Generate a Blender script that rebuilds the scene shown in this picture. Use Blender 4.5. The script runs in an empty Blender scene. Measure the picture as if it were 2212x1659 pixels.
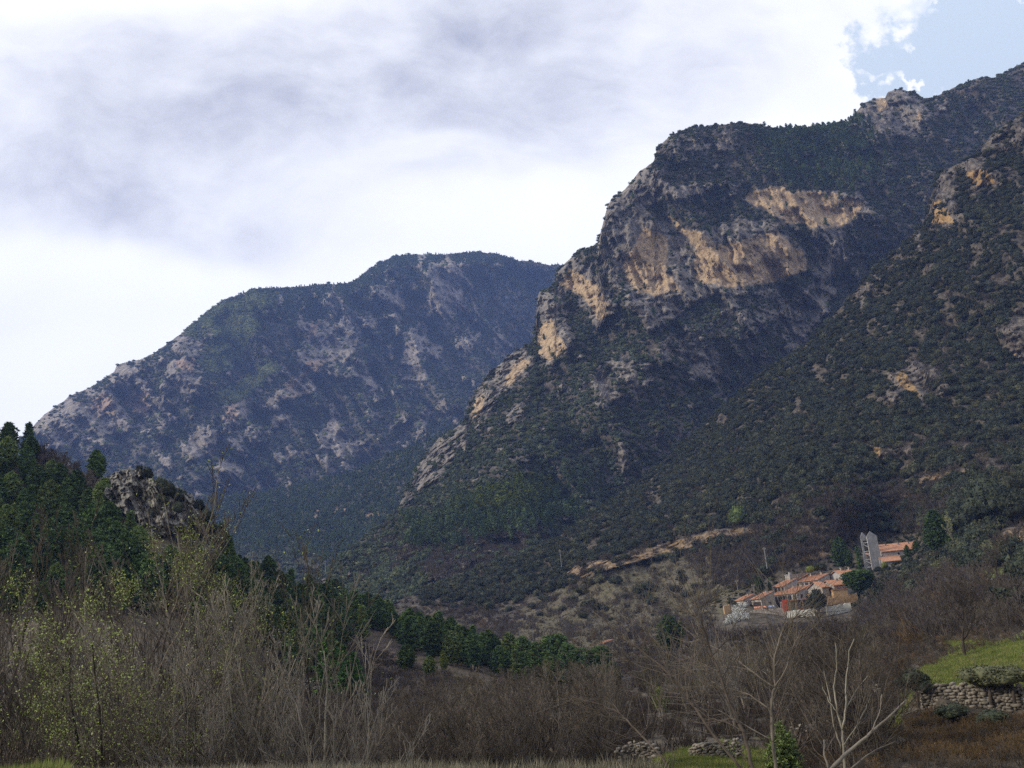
import bpy, math, random
import numpy as np
from mathutils import Vector, Matrix

S = bpy.context.scene
COL = S.collection
R = math.radians
rs = np.random.RandomState(7)
random.seed(7)

# ------------------------------------------------------------------ camera
PITCH, ROLL, LENS = R(14.0), R(5.5), 35.0
FPX = 2212 * LENS / 36.0                 # focal length in units of a 2212 px wide picture
F = np.array([0, math.cos(PITCH), math.sin(PITCH)])
U0 = np.array([0, -math.sin(PITCH), math.cos(PITCH)]); R0 = np.array([1.0, 0, 0])
UP = U0 * math.cos(ROLL) + R0 * math.sin(ROLL)
RT = R0 * math.cos(ROLL) - U0 * math.sin(ROLL)
cam_d = bpy.data.cameras.new('camera'); cam = bpy.data.objects.new('camera', cam_d); COL.objects.link(cam)
cam_d.lens = LENS; cam_d.sensor_width = 36; cam_d.clip_start = 0.3; cam_d.clip_end = 30000
cam.matrix_world = Matrix(((RT[0], UP[0], -F[0], 0), (RT[1], UP[1], -F[1], 0), (RT[2], UP[2], -F[2], 0), (0, 0, 0, 1)))
S.camera = cam

# ------------------------------------------------------------------ colour management
S.view_settings.view_transform = 'Standard'; S.view_settings.look = 'None'
S.view_settings.exposure = 0.88; S.view_settings.gamma = 1.0
S.cycles.use_denoising = False
try: S.cycles.denoiser = 'OPENIMAGEDENOISE'
except Exception: pass
S.cycles.sample_clamp_indirect = 0.8; S.cycles.sample_clamp_direct = 2.5
S.cycles.max_bounces = 6; S.cycles.diffuse_bounces = 3; S.cycles.glossy_bounces = 1
S.cycles.transmission_bounces = 2; S.cycles.volume_bounces = 0; S.cycles.transparent_max_bounces = 6
S.cycles.use_adaptive_sampling = False; S.cycles.adaptive_threshold = 0.02

# ------------------------------------------------------------------ sun
SUN = np.array([-0.80, -0.16, 0.50]); SUN /= np.linalg.norm(SUN)      # direction towards the sun
sd = bpy.data.lights.new('sun', 'SUN'); sun = bpy.data.objects.new('sun', sd); COL.objects.link(sun)
sd.energy = SUN_E = 2.2; sd.angle = R(9); sd.color = (1.0, 0.88, 0.72)
sun.rotation_euler = Vector(SUN).to_track_quat('Z', 'Y').to_euler()

# ------------------------------------------------------------------ node helpers
class NT:
    def __init__(s, tree):
        s.t = tree; s.n = tree.nodes; s.l = tree.links
    def new(s, ty, **kw):
        n = s.n.new(ty)
        for k, v in kw.items():
            if k.startswith('i_'):
                key = k[2:]
                key = int(key) if key.isdigit() else key
                s.put(n.inputs[key], v)
            else: setattr(n, k, v)
        return n
    def put(s, sock, v):
        if isinstance(v, bpy.types.NodeSocket): s.l.new(v, sock)
        elif v is not None: sock.default_value = v
    def math(s, op, a, b=None, c=None, clamp=False):
        n = s.new('ShaderNodeMath', operation=op); n.use_clamp = clamp
        s.put(n.inputs[0], a); s.put(n.inputs[1], b)
        if c is not None: s.put(n.inputs[2], c)
        return n.outputs[0]
    def vmath(s, op, a, b=None, scale=None):
        n = s.new('ShaderNodeVectorMath', operation=op)
        s.put(n.inputs[0], a)
        if b is not None: s.put(n.inputs[1], b)
        if scale is not None: s.put(n.inputs[3], scale)
        return n.outputs[1] if op in ('DOT_PRODUCT', 'LENGTH') else n.outputs[0]
    def mix(s, fac, a, b, bt='MIX'):
        n = s.new('ShaderNodeMix', data_type='RGBA', blend_type=bt)
        s.put(n.inputs[0], fac); s.put(n.inputs[6], c4(a)); s.put(n.inputs[7], c4(b))
        return n.outputs[2]
    def noise(s, vec, scale, detail=3, rough=0.55, lac=2.0, dist=0.0):
        n = s.new('ShaderNodeTexNoise')
        if vec is not None: s.put(n.inputs['Vector'], vec)
        n.inputs['Scale'].default_value = scale; n.inputs['Detail'].default_value = detail
        n.inputs['Roughness'].default_value = rough; n.inputs['Distortion'].default_value = dist
        return n
    def ramp(s, fac, a, b):                      # smoothstep a..b -> 0..1
        n = s.new('ShaderNodeMapRange', interpolation_type='SMOOTHSTEP')
        s.put(n.inputs[0], fac); n.inputs[1].default_value = a; n.inputs[2].default_value = b
        return n.outputs[0]
    def scl(s, vec, v):
        n = s.new('ShaderNodeMapping'); s.put(n.inputs[0], vec); n.inputs['Scale'].default_value = v
        return n.outputs[0]
def c4(c):
    return (c[0], c[1], c[2], 1.0) if isinstance(c, (tuple, list)) and len(c) == 3 else c

# ------------------------------------------------------------------ sky: daylight sky behind a broken sheet of cloud
W = bpy.data.worlds.new("World"); S.world = W; W.use_nodes = True
w = NT(W.node_tree); w.n.clear()
geo = w.new('ShaderNodeTexCoord').outputs['Generated']
dirn = w.vmath('NORMALIZE', geo)
SKY_FWD = tuple(F); SKY_UP = tuple(UP); SKY_RT = tuple(RT)           # a fixed world frame for the cloud map
df = w.math('MAXIMUM', w.vmath('DOT_PRODUCT', dirn, SKY_FWD), 0.05)
u = w.math('DIVIDE', w.vmath('DOT_PRODUCT', dirn, SKY_RT), df)
v = w.math('DIVIDE', w.vmath('DOT_PRODUCT', dirn, SKY_UP), df)
uvc = w.new('ShaderNodeCombineXYZ', i_0=u, i_1=v).outputs[0]
warp = w.noise(uvc, 5.0, 3, 0.55)
wsub = w.vmath('SUBTRACT', warp.outputs['Color'], (0.5, 0.5, 0.5))
def lobes(coord, lst):
    tot = None
    for (px, py, ax, ay, ang, st) in lst:
        m = w.new('ShaderNodeMapping', vector_type='TEXTURE'); w.put(m.inputs[0], coord)
        m.inputs['Location'].default_value = ((px - 1106) / FPX, -(py - 829.5) / FPX, 0)
        m.inputs['Rotation'].default_value = (0, 0, R(ang))
        m.inputs['Scale'].default_value = (ax / FPX, ay / FPX, 1)
        d = w.vmath('LENGTH', m.outputs[0])
        g = w.math('MULTIPLY', w.math('EXPONENT', w.math('MULTIPLY', w.math('MULTIPLY', d, d), -0.55)), st)
        tot = g if tot is None else w.math('ADD', tot, g)
    return tot
cw = w.vmath('ADD', uvc, w.vmath('SCALE', wsub, scale=0.10))
grey = lobes(cw, [(1090, 60, 230, 120, 12, .95), (760, 170, 420, 85, 14, .65), (300, 190, 280, 95, 5, .6), (560, 300, 320, 55, 10, .35),
                  (60, 420, 180, 45, 0, .65), (460, 500, 190, 38, -6, .62), (1190, 250, 170, 70, 12, .6), (980, 370, 130, 28, 4, .3),
                  (330, 410, 330, 60, -4, .42), (830, 265, 300, 40, 5, .35), (1420, 170, 200, 90, 10, .22), (1330, 320, 120, 60, 0, .25), (1600, 60, 260, 70, 15, .24), (1560, 200, 160, 50, 5, .2), (200, 640, 300, 60, 0, .06), (620, 60, 300, 60, 8, .3), (150, 60, 200, 60, 0, .18), (200, 290, 260, 80, 5, .35)])
str_n = w.noise(w.scl(cw, (1.0, 2.2, 1.0)), 6.0, 7, 0.56).outputs[0]
big_n = w.noise(w.scl(cw, (1.0, 1.8, 1.0)), 2.6, 3, 0.5).outputs[0]
tex = w.math('MULTIPLY_ADD', w.math('SUBTRACT', str_n, 0.5), 2.6, 0.92)
grey = w.math('MULTIPLY', grey, w.math('MAXIMUM', tex, 0.0))
grey = w.math('SUBTRACT', 1.0, w.math('EXPONENT', w.math('MULTIPLY', grey, -1.05)))
fine = w.noise(w.scl(cw, (1.0, 1.7, 1.0)), 11.0, 6, 0.55).outputs[0]
grey = w.math('MULTIPLY', grey, w.math('MULTIPLY_ADD', w.math('SUBTRACT', fine, 0.5), 1.5, 0.95), clamp=True)
bri = w.math('MULTIPLY_ADD', big_n, 0.22, 0.89)
cloudc = w.mix(grey, (0.77, 0.77, 0.785), (0.30, 0.315, 0.37))
cloudc = w.mix(1.0, cloudc, w.new('ShaderNodeCombineXYZ', i_0=bri, i_1=bri, i_2=bri).outputs[0], 'MULTIPLY')
# the cloud is brightest round the veiled sun ahead and duller behind
glow = w.math('MULTIPLY_ADD', w.ramp(w.vmath('DOT_PRODUCT', dirn, (-0.30, 0.80, 0.52)), -0.3, 0.80), 0.50, 0.52)
cloudc = w.mix(1.0, cloudc, w.new('ShaderNodeCombineXYZ', i_0=glow, i_1=glow, i_2=w.math('MULTIPLY_ADD', glow, .9, .1)).outputs[0], 'MULTIPLY')
# clear patch
cw2 = w.vmath('ADD', uvc, w.vmath('SCALE', w.vmath('SUBTRACT', w.noise(uvc, 16.0, 6, 0.62).outputs['Color'], (0.5, 0.5, 0.5)), scale=0.22))
cw2 = w.vmath('ADD', cw2, w.vmath('SCALE', wsub, scale=0.03))
clear = lobes(cw2, [(2260, 60, 240, 130, 0, 1.5), (2080, 100, 130, 55, 10, 0.9), (1990, 185, 90, 60, -30, .55), (1910, 110, 60, 40, -20, .5), (1930, 195, 50, 30, 0, .35)])
puff = lobes(cw2, [(1955, 150, 42, 22, -50, 1.1), (1990, 185, 26, 18, -40, .7), (2120, -4, 70, 14, 8, 0.9), (1835, 120, 60, 60, 0, .8)])
clr = w.ramp(w.math('SUBTRACT', clear, puff), 0.28, 0.95)
sky = w.new('ShaderNodeTexSky', sky_type='NISHITA'); sky.sun_disc = False
sky.sun_elevation = math.asin(SUN[2]); sky.sun_rotation = math.atan2(SUN[0], SUN[1])
sky.altitude = 800
STR = 0.10
clou = w.mix(1.0, cloudc, (1 / STR, 1 / STR, 1 / STR), 'MULTIPLY')
veil = w.mix(0.96, sky.outputs[0], (4.4, 5.1, 5.7))                  # thin high haze in front of the blue
final = w.mix(clr, clou, veil)
bg = w.new('ShaderNodeBackground', i_0=final, i_1=STR)
wo = w.new('ShaderNodeOutputWorld'); w.l.new(bg.outputs[0], wo.inputs[0])
W.cycles.sampling_method = 'MANUAL'; W.cycles.sample_map_resolution = 512
# ------------------------------------------------------------------ numpy tools
def ray(px, py):
    px = np.asarray(px, float); py = np.asarray(py, float)
    d = F[None, :] + ((px.ravel() - 1106) / FPX)[:, None] * RT + (-(py.ravel() - 829.5) / FPX)[:, None] * UP
    return d / np.linalg.norm(d, axis=1)[:, None]
def at(px, py, dist):
    return ray([px], [py])[0] * dist
def _h(ix, iy, iz, seed):
    h = (ix.astype(np.int64) * 374761393 + iy.astype(np.int64) * 668265263 + iz.astype(np.int64) * 2147483647 + seed * 1274126177) & 0xffffffff
    h = ((h ^ (h >> 13)) * 1274126177) & 0xffffffff
    h = ((h ^ (h >> 16)) * 2246822519) & 0xffffffff
    return ((h ^ (h >> 15)) & 0xffff) / 65535.0
def vnoise(p, seed=0):
    i = np.floor(p); f = p - i; i = i.astype(np.int64); f = f * f * f * (f * (f * 6 - 15) + 10)
    out = 0
    for a in (0, 1):
        wx = f[:, 0] if a else 1 - f[:, 0]
        for b in (0, 1):
            wy = f[:, 1] if b else 1 - f[:, 1]
            for c in (0, 1):
                wz = f[:, 2] if c else 1 - f[:, 2]
                out = out + wx * wy * wz * _h(i[:, 0] + a, i[:, 1] + b, i[:, 2] + c, seed)
    return out * 2 - 1
def fbm(p, scale, octv=5, gain=0.5, seed=0, ridged=False):
    p = p / scale; a = 1.0; t = 0; o = 0
    for k in range(octv):
        n = vnoise(p * (2.03 ** k) + 17.3 * k, seed + k)
        o = o + a * ((1 - np.abs(n) * 2) if ridged else n); t += a; a *= gain
    return o / t
def tps(ctrl, smooth=1e-3):
    c = np.array(ctrl, float); P = c[:, :2] / 1000.0; z = c[:, 2]
    n = len(P); r = np.linalg.norm(P[:, None] - P[None], axis=2)
    K = np.where(r > 0, r * r * np.log(r + 1e-12), 0) + smooth * np.eye(n)
    Q = np.hstack([np.ones((n, 1)), P]); A = np.zeros((n + 3, n + 3)); A[:n, :n] = K; A[:n, n:] = Q; A[n:, :n] = Q.T
    sol = np.linalg.solve(A, np.concatenate([z, np.zeros(3)]))
    def f(x, y):
        X = np.stack([np.ravel(x), np.ravel(y)], 1) / 1000.0; o = np.zeros(len(X))
        for s in range(0, len(X), 50000):
            q = X[s:s + 50000]; r = np.linalg.norm(q[:, None] - P[None], axis=2)
            o[s:s + 50000] = np.where(r > 0, r * r * np.log(r + 1e-12), 0) @ sol[:n] + sol[n] + q @ sol[n + 1:]
        return o
    return f
def poly_in(px, py, poly, soft=10):
    """signed coverage of a polygon, soft edge, 0..1"""
    P = np.array(poly, float); n = len(P); x = np.ravel(px); y = np.ravel(py)
    inside = np.zeros(len(x), bool); dmin = np.full(len(x), 1e9)
    bx0, by0 = P.min(0) - 3 * soft; bx1, by1 = P.max(0) + 3 * soft
    m = (x > bx0) & (x < bx1) & (y > by0) & (y < by1); xm, ym = x[m], y[m]
    ins = np.zeros(len(xm), bool); dm = np.full(len(xm), 1e9)
    for i in range(n):
        x0, y0 = P[i]; x1, y1 = P[(i + 1) % n]
        c = ((y0 > ym) != (y1 > ym)) & (xm < (x1 - x0) * (ym - y0) / (y1 - y0 + 1e-12) + x0); ins ^= c
        t = np.clip(((xm - x0) * (x1 - x0) + (ym - y0) * (y1 - y0)) / ((x1 - x0) ** 2 + (y1 - y0) ** 2 + 1e-9), 0, 1)
        dm = np.minimum(dm, np.hypot(xm - x0 - t * (x1 - x0), ym - y0 - t * (y1 - y0)))
    inside[m] = ins; dmin[m] = dm
    s = np.where(inside, dmin, -dmin)
    return np.clip(0.5 + s / (2 * soft), 0, 1)
def polys(px, py, lst, soft=10):
    o = np.zeros(np.size(px))
    for p in lst: o = np.maximum(o, poly_in(px, py, p, soft))
    return o
def sst(x, a, b):
    t = np.clip((x - a) / (b - a), 0, 1); return t * t * (3 - 2 * t)

def mesh_from(name, V, faces=None, quads=None, tris=None, smooth=False, attrs=None):
    me = bpy.data.meshes.new(name)
    if faces is not None: me.from_pydata([tuple(p) for p in V], [], faces)
    else:
        V = np.asarray(V, np.float32)
        q = np.zeros((0, 4), np.int32) if quads is None else np.asarray(quads, np.int32)
        t = np.zeros((0, 3), np.int32) if tris is None else np.asarray(tris, np.int32)
        me.vertices.add(len(V)); me.vertices.foreach_set('co', V.ravel())
        loops = np.concatenate([q.ravel(), t.ravel()]); me.loops.add(len(loops)); me.loops.foreach_set('vertex_index', loops)
        st = np.concatenate([np.arange(len(q)) * 4, len(q) * 4 + np.arange(len(t)) * 3]).astype(np.int32)
        me.polygons.add(len(st)); me.polygons.foreach_set('loop_start', st)
        me.update(calc_edges=True)
    if attrs:
        for k, a in attrs.items():
            at_ = me.attributes.new(k, 'FLOAT', 'POINT'); at_.data.foreach_set('value', np.asarray(a, np.float32))
    if smooth: me.polygons.foreach_set('use_smooth', np.ones(len(me.polygons), bool))
    me.update()
    return me
def put(name, me, mat=None, parent=None, loc=None):
    o = bpy.data.objects.new(name, me); COL.objects.link(o)
    if mat is not None:
        for m in (mat if isinstance(mat, (list, tuple)) else [mat]): me.materials.append(m)
    if parent is not None: o.parent = parent
    if loc is not None: o.location = loc
    return o
def tag(o, label=None, cat=None, group=None, kind=None):
    if label: o['label'] = label
    if cat: o['category'] = cat
    if group: o['group'] = group
    if kind: o['kind'] = kind
    return o
def empty(name, loc, rz=0, label=None, cat=None, group=None):
    o = bpy.data.objects.new(name, None); COL.objects.link(o); o.location = loc; o.rotation_euler = (0, 0, rz)
    o.empty_display_size = 0.3
    return tag(o, label, cat, group)
def copy_tree(root, loc, rz=0, sc=1.0, label=None, group=None, hide=False):
    r = root.copy(); COL.objects.link(r); r.location = loc; r.rotation_euler = (0, 0, rz)
    r.scale = (sc, sc, sc) if not isinstance(sc, tuple) else sc
    if label: r['label'] = label
    if group: r['group'] = group
    for ch in list(root.children):
        c = ch.copy(); COL.objects.link(c); c.parent = r
        for g in list(ch.children):
            d = g.copy(); COL.objects.link(d); d.parent = c
    return r

class MB:
    """collects boxes, prisms, tubes; build() links ONE mesh object"""
    def __init__(s): s.v = []; s.f = []
    def add(s, V, Fc):
        o = len(s.v); s.v += [tuple(float(a) for a in p) for p in V]; s.f += [tuple(o + i for i in f) for f in Fc]; return s
    def box(s, x0, y0, z0, x1, y1, z1):
        V = [(x, y, z) for z in (z0, z1) for y in (y0, y1) for x in (x0, x1)]
        return s.add(V, [(0, 2, 3, 1), (4, 5, 7, 6), (0, 1, 5, 4), (2, 6, 7, 3), (0, 4, 6, 2), (1, 3, 7, 5)])
    def prism(s, poly, a, b):
        """poly: list of 3D points, extruded by vector b-a"""
        n = len(poly); a = np.array(a); b = np.array(b)
        V = [np.array(p) + a for p in poly] + [np.array(p) + b for p in poly]
        return s.add(V, [tuple(range(n))[::-1], tuple(range(n, 2 * n))] + [(i, (i + 1) % n, n + (i + 1) % n, n + i) for i in range(n)])
    def tube(s, P, rad, n=6):
        P = [np.array(p, float) for p in P]; rad = rad if hasattr(rad, '__len__') else [rad] * len(P)
        rings = []
        for i, p in enumerate(P):
            t = P[min(i + 1, len(P) - 1)] - P[max(i - 1, 0)]; t /= np.linalg.norm(t) + 1e-9
            a = np.cross(t, (0.13, 0.37, 0.9)); a /= np.linalg.norm(a) + 1e-9; b = np.cross(t, a)
            rings.append([p + rad[i] * (a * math.cos(2 * math.pi * k / n) + b * math.sin(2 * math.pi * k / n)) for k in range(n)])
        V = [q for r_ in rings for q in r_]
        Fc = [(i * n + k, i * n + (k + 1) % n, (i + 1) * n + (k + 1) % n, (i + 1) * n + k) for i in range(len(P) - 1) for k in range(n)]
        return s.add(V, Fc + [tuple(range(n))[::-1], tuple(range((len(P) - 1) * n, len(P) * n))])
    def build(s, name, mat, parent=None, loc=None, smooth=False):
        me = mesh_from(name, s.v, faces=s.f, smooth=smooth)
        return put(name, me, mat, parent, loc)

# ------------------------------------------------------------------ materials
def new_mat(name, rough=0.9):
    m = bpy.data.materials.new(name); m.use_nodes = True; t = NT(m.node_tree)
    b = t.n['Principled BSDF']; b.inputs['Roughness'].default_value = rough
    b.inputs['Specular IOR Level'].default_value = 0.15
    return m, t, b
def bump(t, b, h, strength=0.5, dist=0.1):
    n = t.new('ShaderNodeBump'); n.inputs['Strength'].default_value = strength; n.inputs['Distance'].default_value = dist
    t.put(n.inputs['Height'], h); t.l.new(n.outputs[0], b.inputs['Normal'])
def pos(t): return t.new('ShaderNodeNewGeometry').outputs['Position']
def obj_rand(t): return t.new('ShaderNodeObjectInfo').outputs['Random']

def mat_simple(name, c0, c1, scale=1.0, rough=0.85, bmp=0.3, bd=0.02, detail=5, objc=True, per_obj=0.0, translucent=0):
    m, t, b = new_mat(name, rough)
    co = t.new('ShaderNodeTexCoord').outputs['Object'] if objc else pos(t)
    n = t.noise(co, scale, detail, 0.6).outputs[0]
    col = t.mix(t.ramp(n, 0.32, 0.68), c0, c1)
    if per_obj:
        r = t.math('MULTIPLY_ADD', obj_rand(t), per_obj * 2, 1 - per_obj)
        col = t.mix(1.0, col, t.new('ShaderNodeCombineXYZ', i_0=r, i_1=r, i_2=r).outputs[0], 'MULTIPLY')
    t.l.new(col, b.inputs['Base Color'])
    if bmp: bump(t, b, t.noise(co, scale * 4, 4, 0.6).outputs[0], bmp, bd)
    return m

def mat_leaf(name, ca, cb, cc=None, scale=0.3, per=0.35, rough=0.75):
    """foliage: colour differs from plant to plant and in clumps"""
    m, t, b = new_mat(name, rough)
    r = obj_rand(t)
    n = t.noise(pos(t), scale, 3, 0.6).outputs[0]
    col = t.mix(t.ramp(n, 0.35, 0.65), ca, cb)
    if cc is not None: col = t.mix(t.ramp(t.math('FRACT', t.math('MULTIPLY', r, 7.31)), 0.72, 0.9), col, cc)
    k = t.math('MULTIPLY_ADD', r, 2 * per, 1 - per)
    col = t.mix(1.0, col, t.new('ShaderNodeCombineXYZ', i_0=k, i_1=k, i_2=k).outputs[0], 'MULTIPLY')
    t.l.new(col, b.inputs['Base Color'])
    b.inputs['Specular IOR Level'].default_value = 0.2
    return m

def mat_mountain(name, soil_a, soil_b, rock_a, rock_b, och_a, och_b, grass_a, grass_b, s=1.0):
    m, t, b = new_mat(name, 0.95)
    P = pos(t)
    rock = t.new('ShaderNodeAttribute', attribute_name='rock').outputs['Fac']
    och = t.new('ShaderNodeAttribute', attribute_name='ochre').outputs['Fac']
    gr = t.new('ShaderNodeAttribute', attribute_name='grass').outputs['Fac']
    n1 = t.noise(P, 0.035 / s, 6, 0.62).outputs[0]
    n2 = t.noise(P, 0.15 / s, 6, 0.65).outputs[0]
    n3 = t.noise(t.scl(P, (1, 1, 0.25)), 0.10 / s, 6, 0.7, dist=0.6).outputs[0]
    n4 = t.noise(P, 0.5 / s, 4, 0.7).outputs[0]
    soil = t.mix(t.ramp(n2, 0.35, 0.65), soil_a, soil_b)
    rk = t.mix(t.ramp(n3, 0.34, 0.66), rock_a, rock_b)
    n5 = t.noise(t.scl(P, (1, 1, .75)), 0.20 / s, 9, 0.78, dist=.3).outputs[0]
    oc = t.mix(t.ramp(n5, 0.46, 0.62), och_a, och_b)
    oc = t.mix(t.math('MULTIPLY', t.ramp(n1, 0.52, 0.66), 0.35), oc, rock_a)
    rk = t.mix(t.ramp(t.math('MULTIPLY_ADD', n2, 0.7, och), 0.62, 0.95), rk, oc)
    gg = t.mix(t.ramp(n4, 0.3, 0.7), grass_a, grass_b)
    gg = t.mix(t.math('MULTIPLY', t.ramp(n1, 0.45, 0.6), 0.5), gg, soil_b)
    c = t.mix(t.ramp(t.math('MULTIPLY_ADD', n4, 0.5, gr), 0.55, 0.85), soil, gg)
    c = t.mix(t.ramp(t.math('MULTIPLY_ADD', n2, 0.8, rock), 0.7, 1.0), c, rk)
    k = t.math('MULTIPLY_ADD', n4, 1.3, 0.35)
    c = t.mix(1.0, c, t.new('ShaderNodeCombineXYZ', i_0=k, i_1=k, i_2=k).outputs[0], 'MULTIPLY')
    t.l.new(c, b.inputs['Base Color'])
    vo = t.new('ShaderNodeTexVoronoi', feature='F1', i_Scale=0.13 / s); t.put(vo.inputs['Vector'], t.vmath('ADD', t.scl(P, (1, 1, .45)), t.vmath('SCALE', t.noise(P, .06 / s, 3, .6).outputs['Color'], scale=14.0 * s)))
    h = t.math('ADD', t.math('MULTIPLY', vo.outputs['Distance'], t.math('MULTIPLY', rock, .8)), t.math('ADD', n2, t.math('MULTIPLY', n3, 0.8)))
    bump(t, b, h, 1.0, 3.2 * s)
    return m
# ------------------------------------------------------------------ landforms
def crest_fn(pts):
    a = np.array(pts, float)
    return lambda x: np.interp(x, a[:, 0], a[:, 1])
class Layer:
    """a hillside: a sheet of ground running from its crest down towards the valley, with a back slope behind the crest"""
    def __init__(s, name, crest, bottom, ctrl, step, mat, ny, paint, relief, jag=3.0, back=0.05, label=None, seed=0, kind='structure'):
        s.dist = tps([(a, b, math.log(c)) for a, b, c in ctrl])
        xs = np.arange(crest[0][0], crest[-1][0] + step, step); s.xs = xs
        cf, bf = crest_fn(crest), crest_fn(bottom)
        top = cf(xs) + jag * fbm(np.stack([xs, xs * 0, xs * 0], 1), 22.0, 4, 0.6, seed + 90)
        t = (np.linspace(0, 1, ny))[:, None]
        PX = np.repeat(xs[None], ny, 0); PY = top[None] + (bf(xs) - top)[None] * t
        s.relief, s.paint, s.seed = relief, paint, seed
        px, py = PX.ravel(), PY.ravel()
        at_ = paint(px, py)
        d = np.exp(s.dist(px, py))
        P = ray(px, py) * d[:, None]
        dd = relief(px, py, P, at_)
        P = P + ray(px, py) * dd[:, None]
        s.nx, s.ny = len(xs), ny
        s.P = P.reshape(ny, s.nx, 3); s.PX, s.PY = PX, PY; s.at = {k: a.reshape(ny, s.nx) for k, a in at_.items()}
        # back slope
        c = s.P[0]; hor = c[:, :2] / np.linalg.norm(c[:, :2], axis=1)[:, None]; dist0 = np.linalg.norm(c, axis=1)
        rows = []
        for k in range(6, 0, -1):
            q = c.copy(); q[:, :2] += hor * (dist0 * back * k)[:, None]; q[:, 2] -= dist0 * back * (k ** 1.4) * 0.55
            q += fbm(q, 60, 3, 0.5, 5)[:, None] * dist0.mean() * 0.004; rows.append(q)
        V = np.concatenate([np.stack(rows)] + [s.P], 0) if False else np.concatenate([np.stack(rows), s.P], 0)
        n = V.shape[0]; idx = np.arange(n * s.nx).reshape(n, s.nx)
        quads = np.stack([idx[:-1, :-1], idx[1:, :-1], idx[1:, 1:], idx[:-1, 1:]], -1).reshape(-1, 4)
        at2 = {k: np.concatenate([np.repeat(a[:1], 6, 0), a], 0).ravel() for k, a in s.at.items()}
        me = mesh_from(name, V.reshape(-1, 3), quads=quads, attrs=at2)
        s.obj = put(name, me, mat); tag(s.obj, kind=kind)
    def point(s, px, py):
        """ground point seen at a picture position: bilinear lookup in the finished sheet"""
        i = (px - s.xs[0]) / (s.xs[1] - s.xs[0]); i = min(max(i, 0), s.nx - 1.001); i0 = int(i); fi = i - i0
        col = s.PY[:, i0] * (1 - fi) + s.PY[:, i0 + 1] * fi
        j = np.interp(py, col, np.arange(s.ny)); j = min(max(j, 0), s.ny - 1.001); j0 = int(j); fj = j - j0
        a = s.P[j0, i0] * (1 - fi) + s.P[j0, i0 + 1] * fi; b = s.P[j0 + 1, i0] * (1 - fi) + s.P[j0 + 1, i0 + 1] * fi
        return a * (1 - fj) + b * fj
    def scatter(s, n, dens, seed=1, amax=None):
        """n points over the sheet, weighted by face area and by dens(px,py,attrs)"""
        r = np.random.RandomState(seed)
        A = s.P[:-1, :-1]; B = s.P[1:, :-1]; C = s.P[1:, 1:]; D = s.P[:-1, 1:]
        ar = np.linalg.norm(np.cross(C - A, D - B), axis=2) / 2
        px = s.PX[:-1, :-1]; py = s.PY[:-1, :-1]; att = {k: a[:-1, :-1].ravel() for k, a in s.at.items()}
        ar = np.minimum(ar, np.percentile(ar, 99))
        w_ = ar.ravel() * np.maximum(dens(px.ravel(), py.ravel(), att), 0); w_ = w_ / w_.sum()
        k = r.choice(len(w_), n, p=w_); u_, v_ = r.rand(n, 1), r.rand(n, 1)
        A, B, C, D = (q.reshape(-1, 3)[k] for q in (A, B, C, D))
        return (A * (1 - u_) + D * u_) * (1 - v_) + (B * (1 - u_) + C * u_) * v_, px.ravel()[k], py.ravel()[k]

def ribs(px, py, ang, sc, seed, stretch=3.0):
    a = R(ang); x = px * math.cos(a) + py * math.sin(a); y = -px * math.sin(a) + py * math.cos(a)
    wob = fbm(np.stack([px, py, px * 0], 1), 160, 3, 0.5, seed + 7) * 30
    return fbm(np.stack([(x + wob), y / stretch, x * 0 + 3.3], 1), sc, 4, 0.5, seed, ridged=True)

HAZE_ROCK = dict(soil_a=(.115, .10, .085), soil_b=(.19, .165, .14))
m_far = mat_mountain('far_slope', (.06, .06, .05), (.14, .125, .105), (.13, .12, .105), (.33, .295, .255), (.38, .28, .20), (.26, .18, .13), (.07, .08, .04), (.10, .10, .05), 2.4)
m_cliff = mat_mountain('cliff_slope', (.05, .045, .038), (.125, .11, .095), (.06, .055, .05), (.27, .245, .215), (.45, .335, .205), (.21, .16, .11), (.07, .08, .04), (.10, .10, .05), 1.0)
m_spur = mat_mountain('spur_slope', (.048, .043, .034), (.125, .107, .084), (.05, .046, .04), (.20, .175, .15), (.38, .25, .115), (.20, .14, .07), (.065, .062, .038), (.135, .12, .075), 0.55)
m_wood = mat_mountain('wooded_slope', (.05, .055, .035), (.09, .085, .06), (.16, .14, .12), (.25, .22, .19), (.36, .25, .15), (.24, .17, .11), (.05, .06, .03), (.09, .09, .05), 1.5)
m_hill = mat_mountain('hill_soil', (.06, .048, .038), (.12, .095, .078), (.08, .072, .062), (.26, .235, .195), (.34, .22, .14), (.24, .16, .11), (.06, .07, .03), (.13, .12, .07), 0.3)

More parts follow.
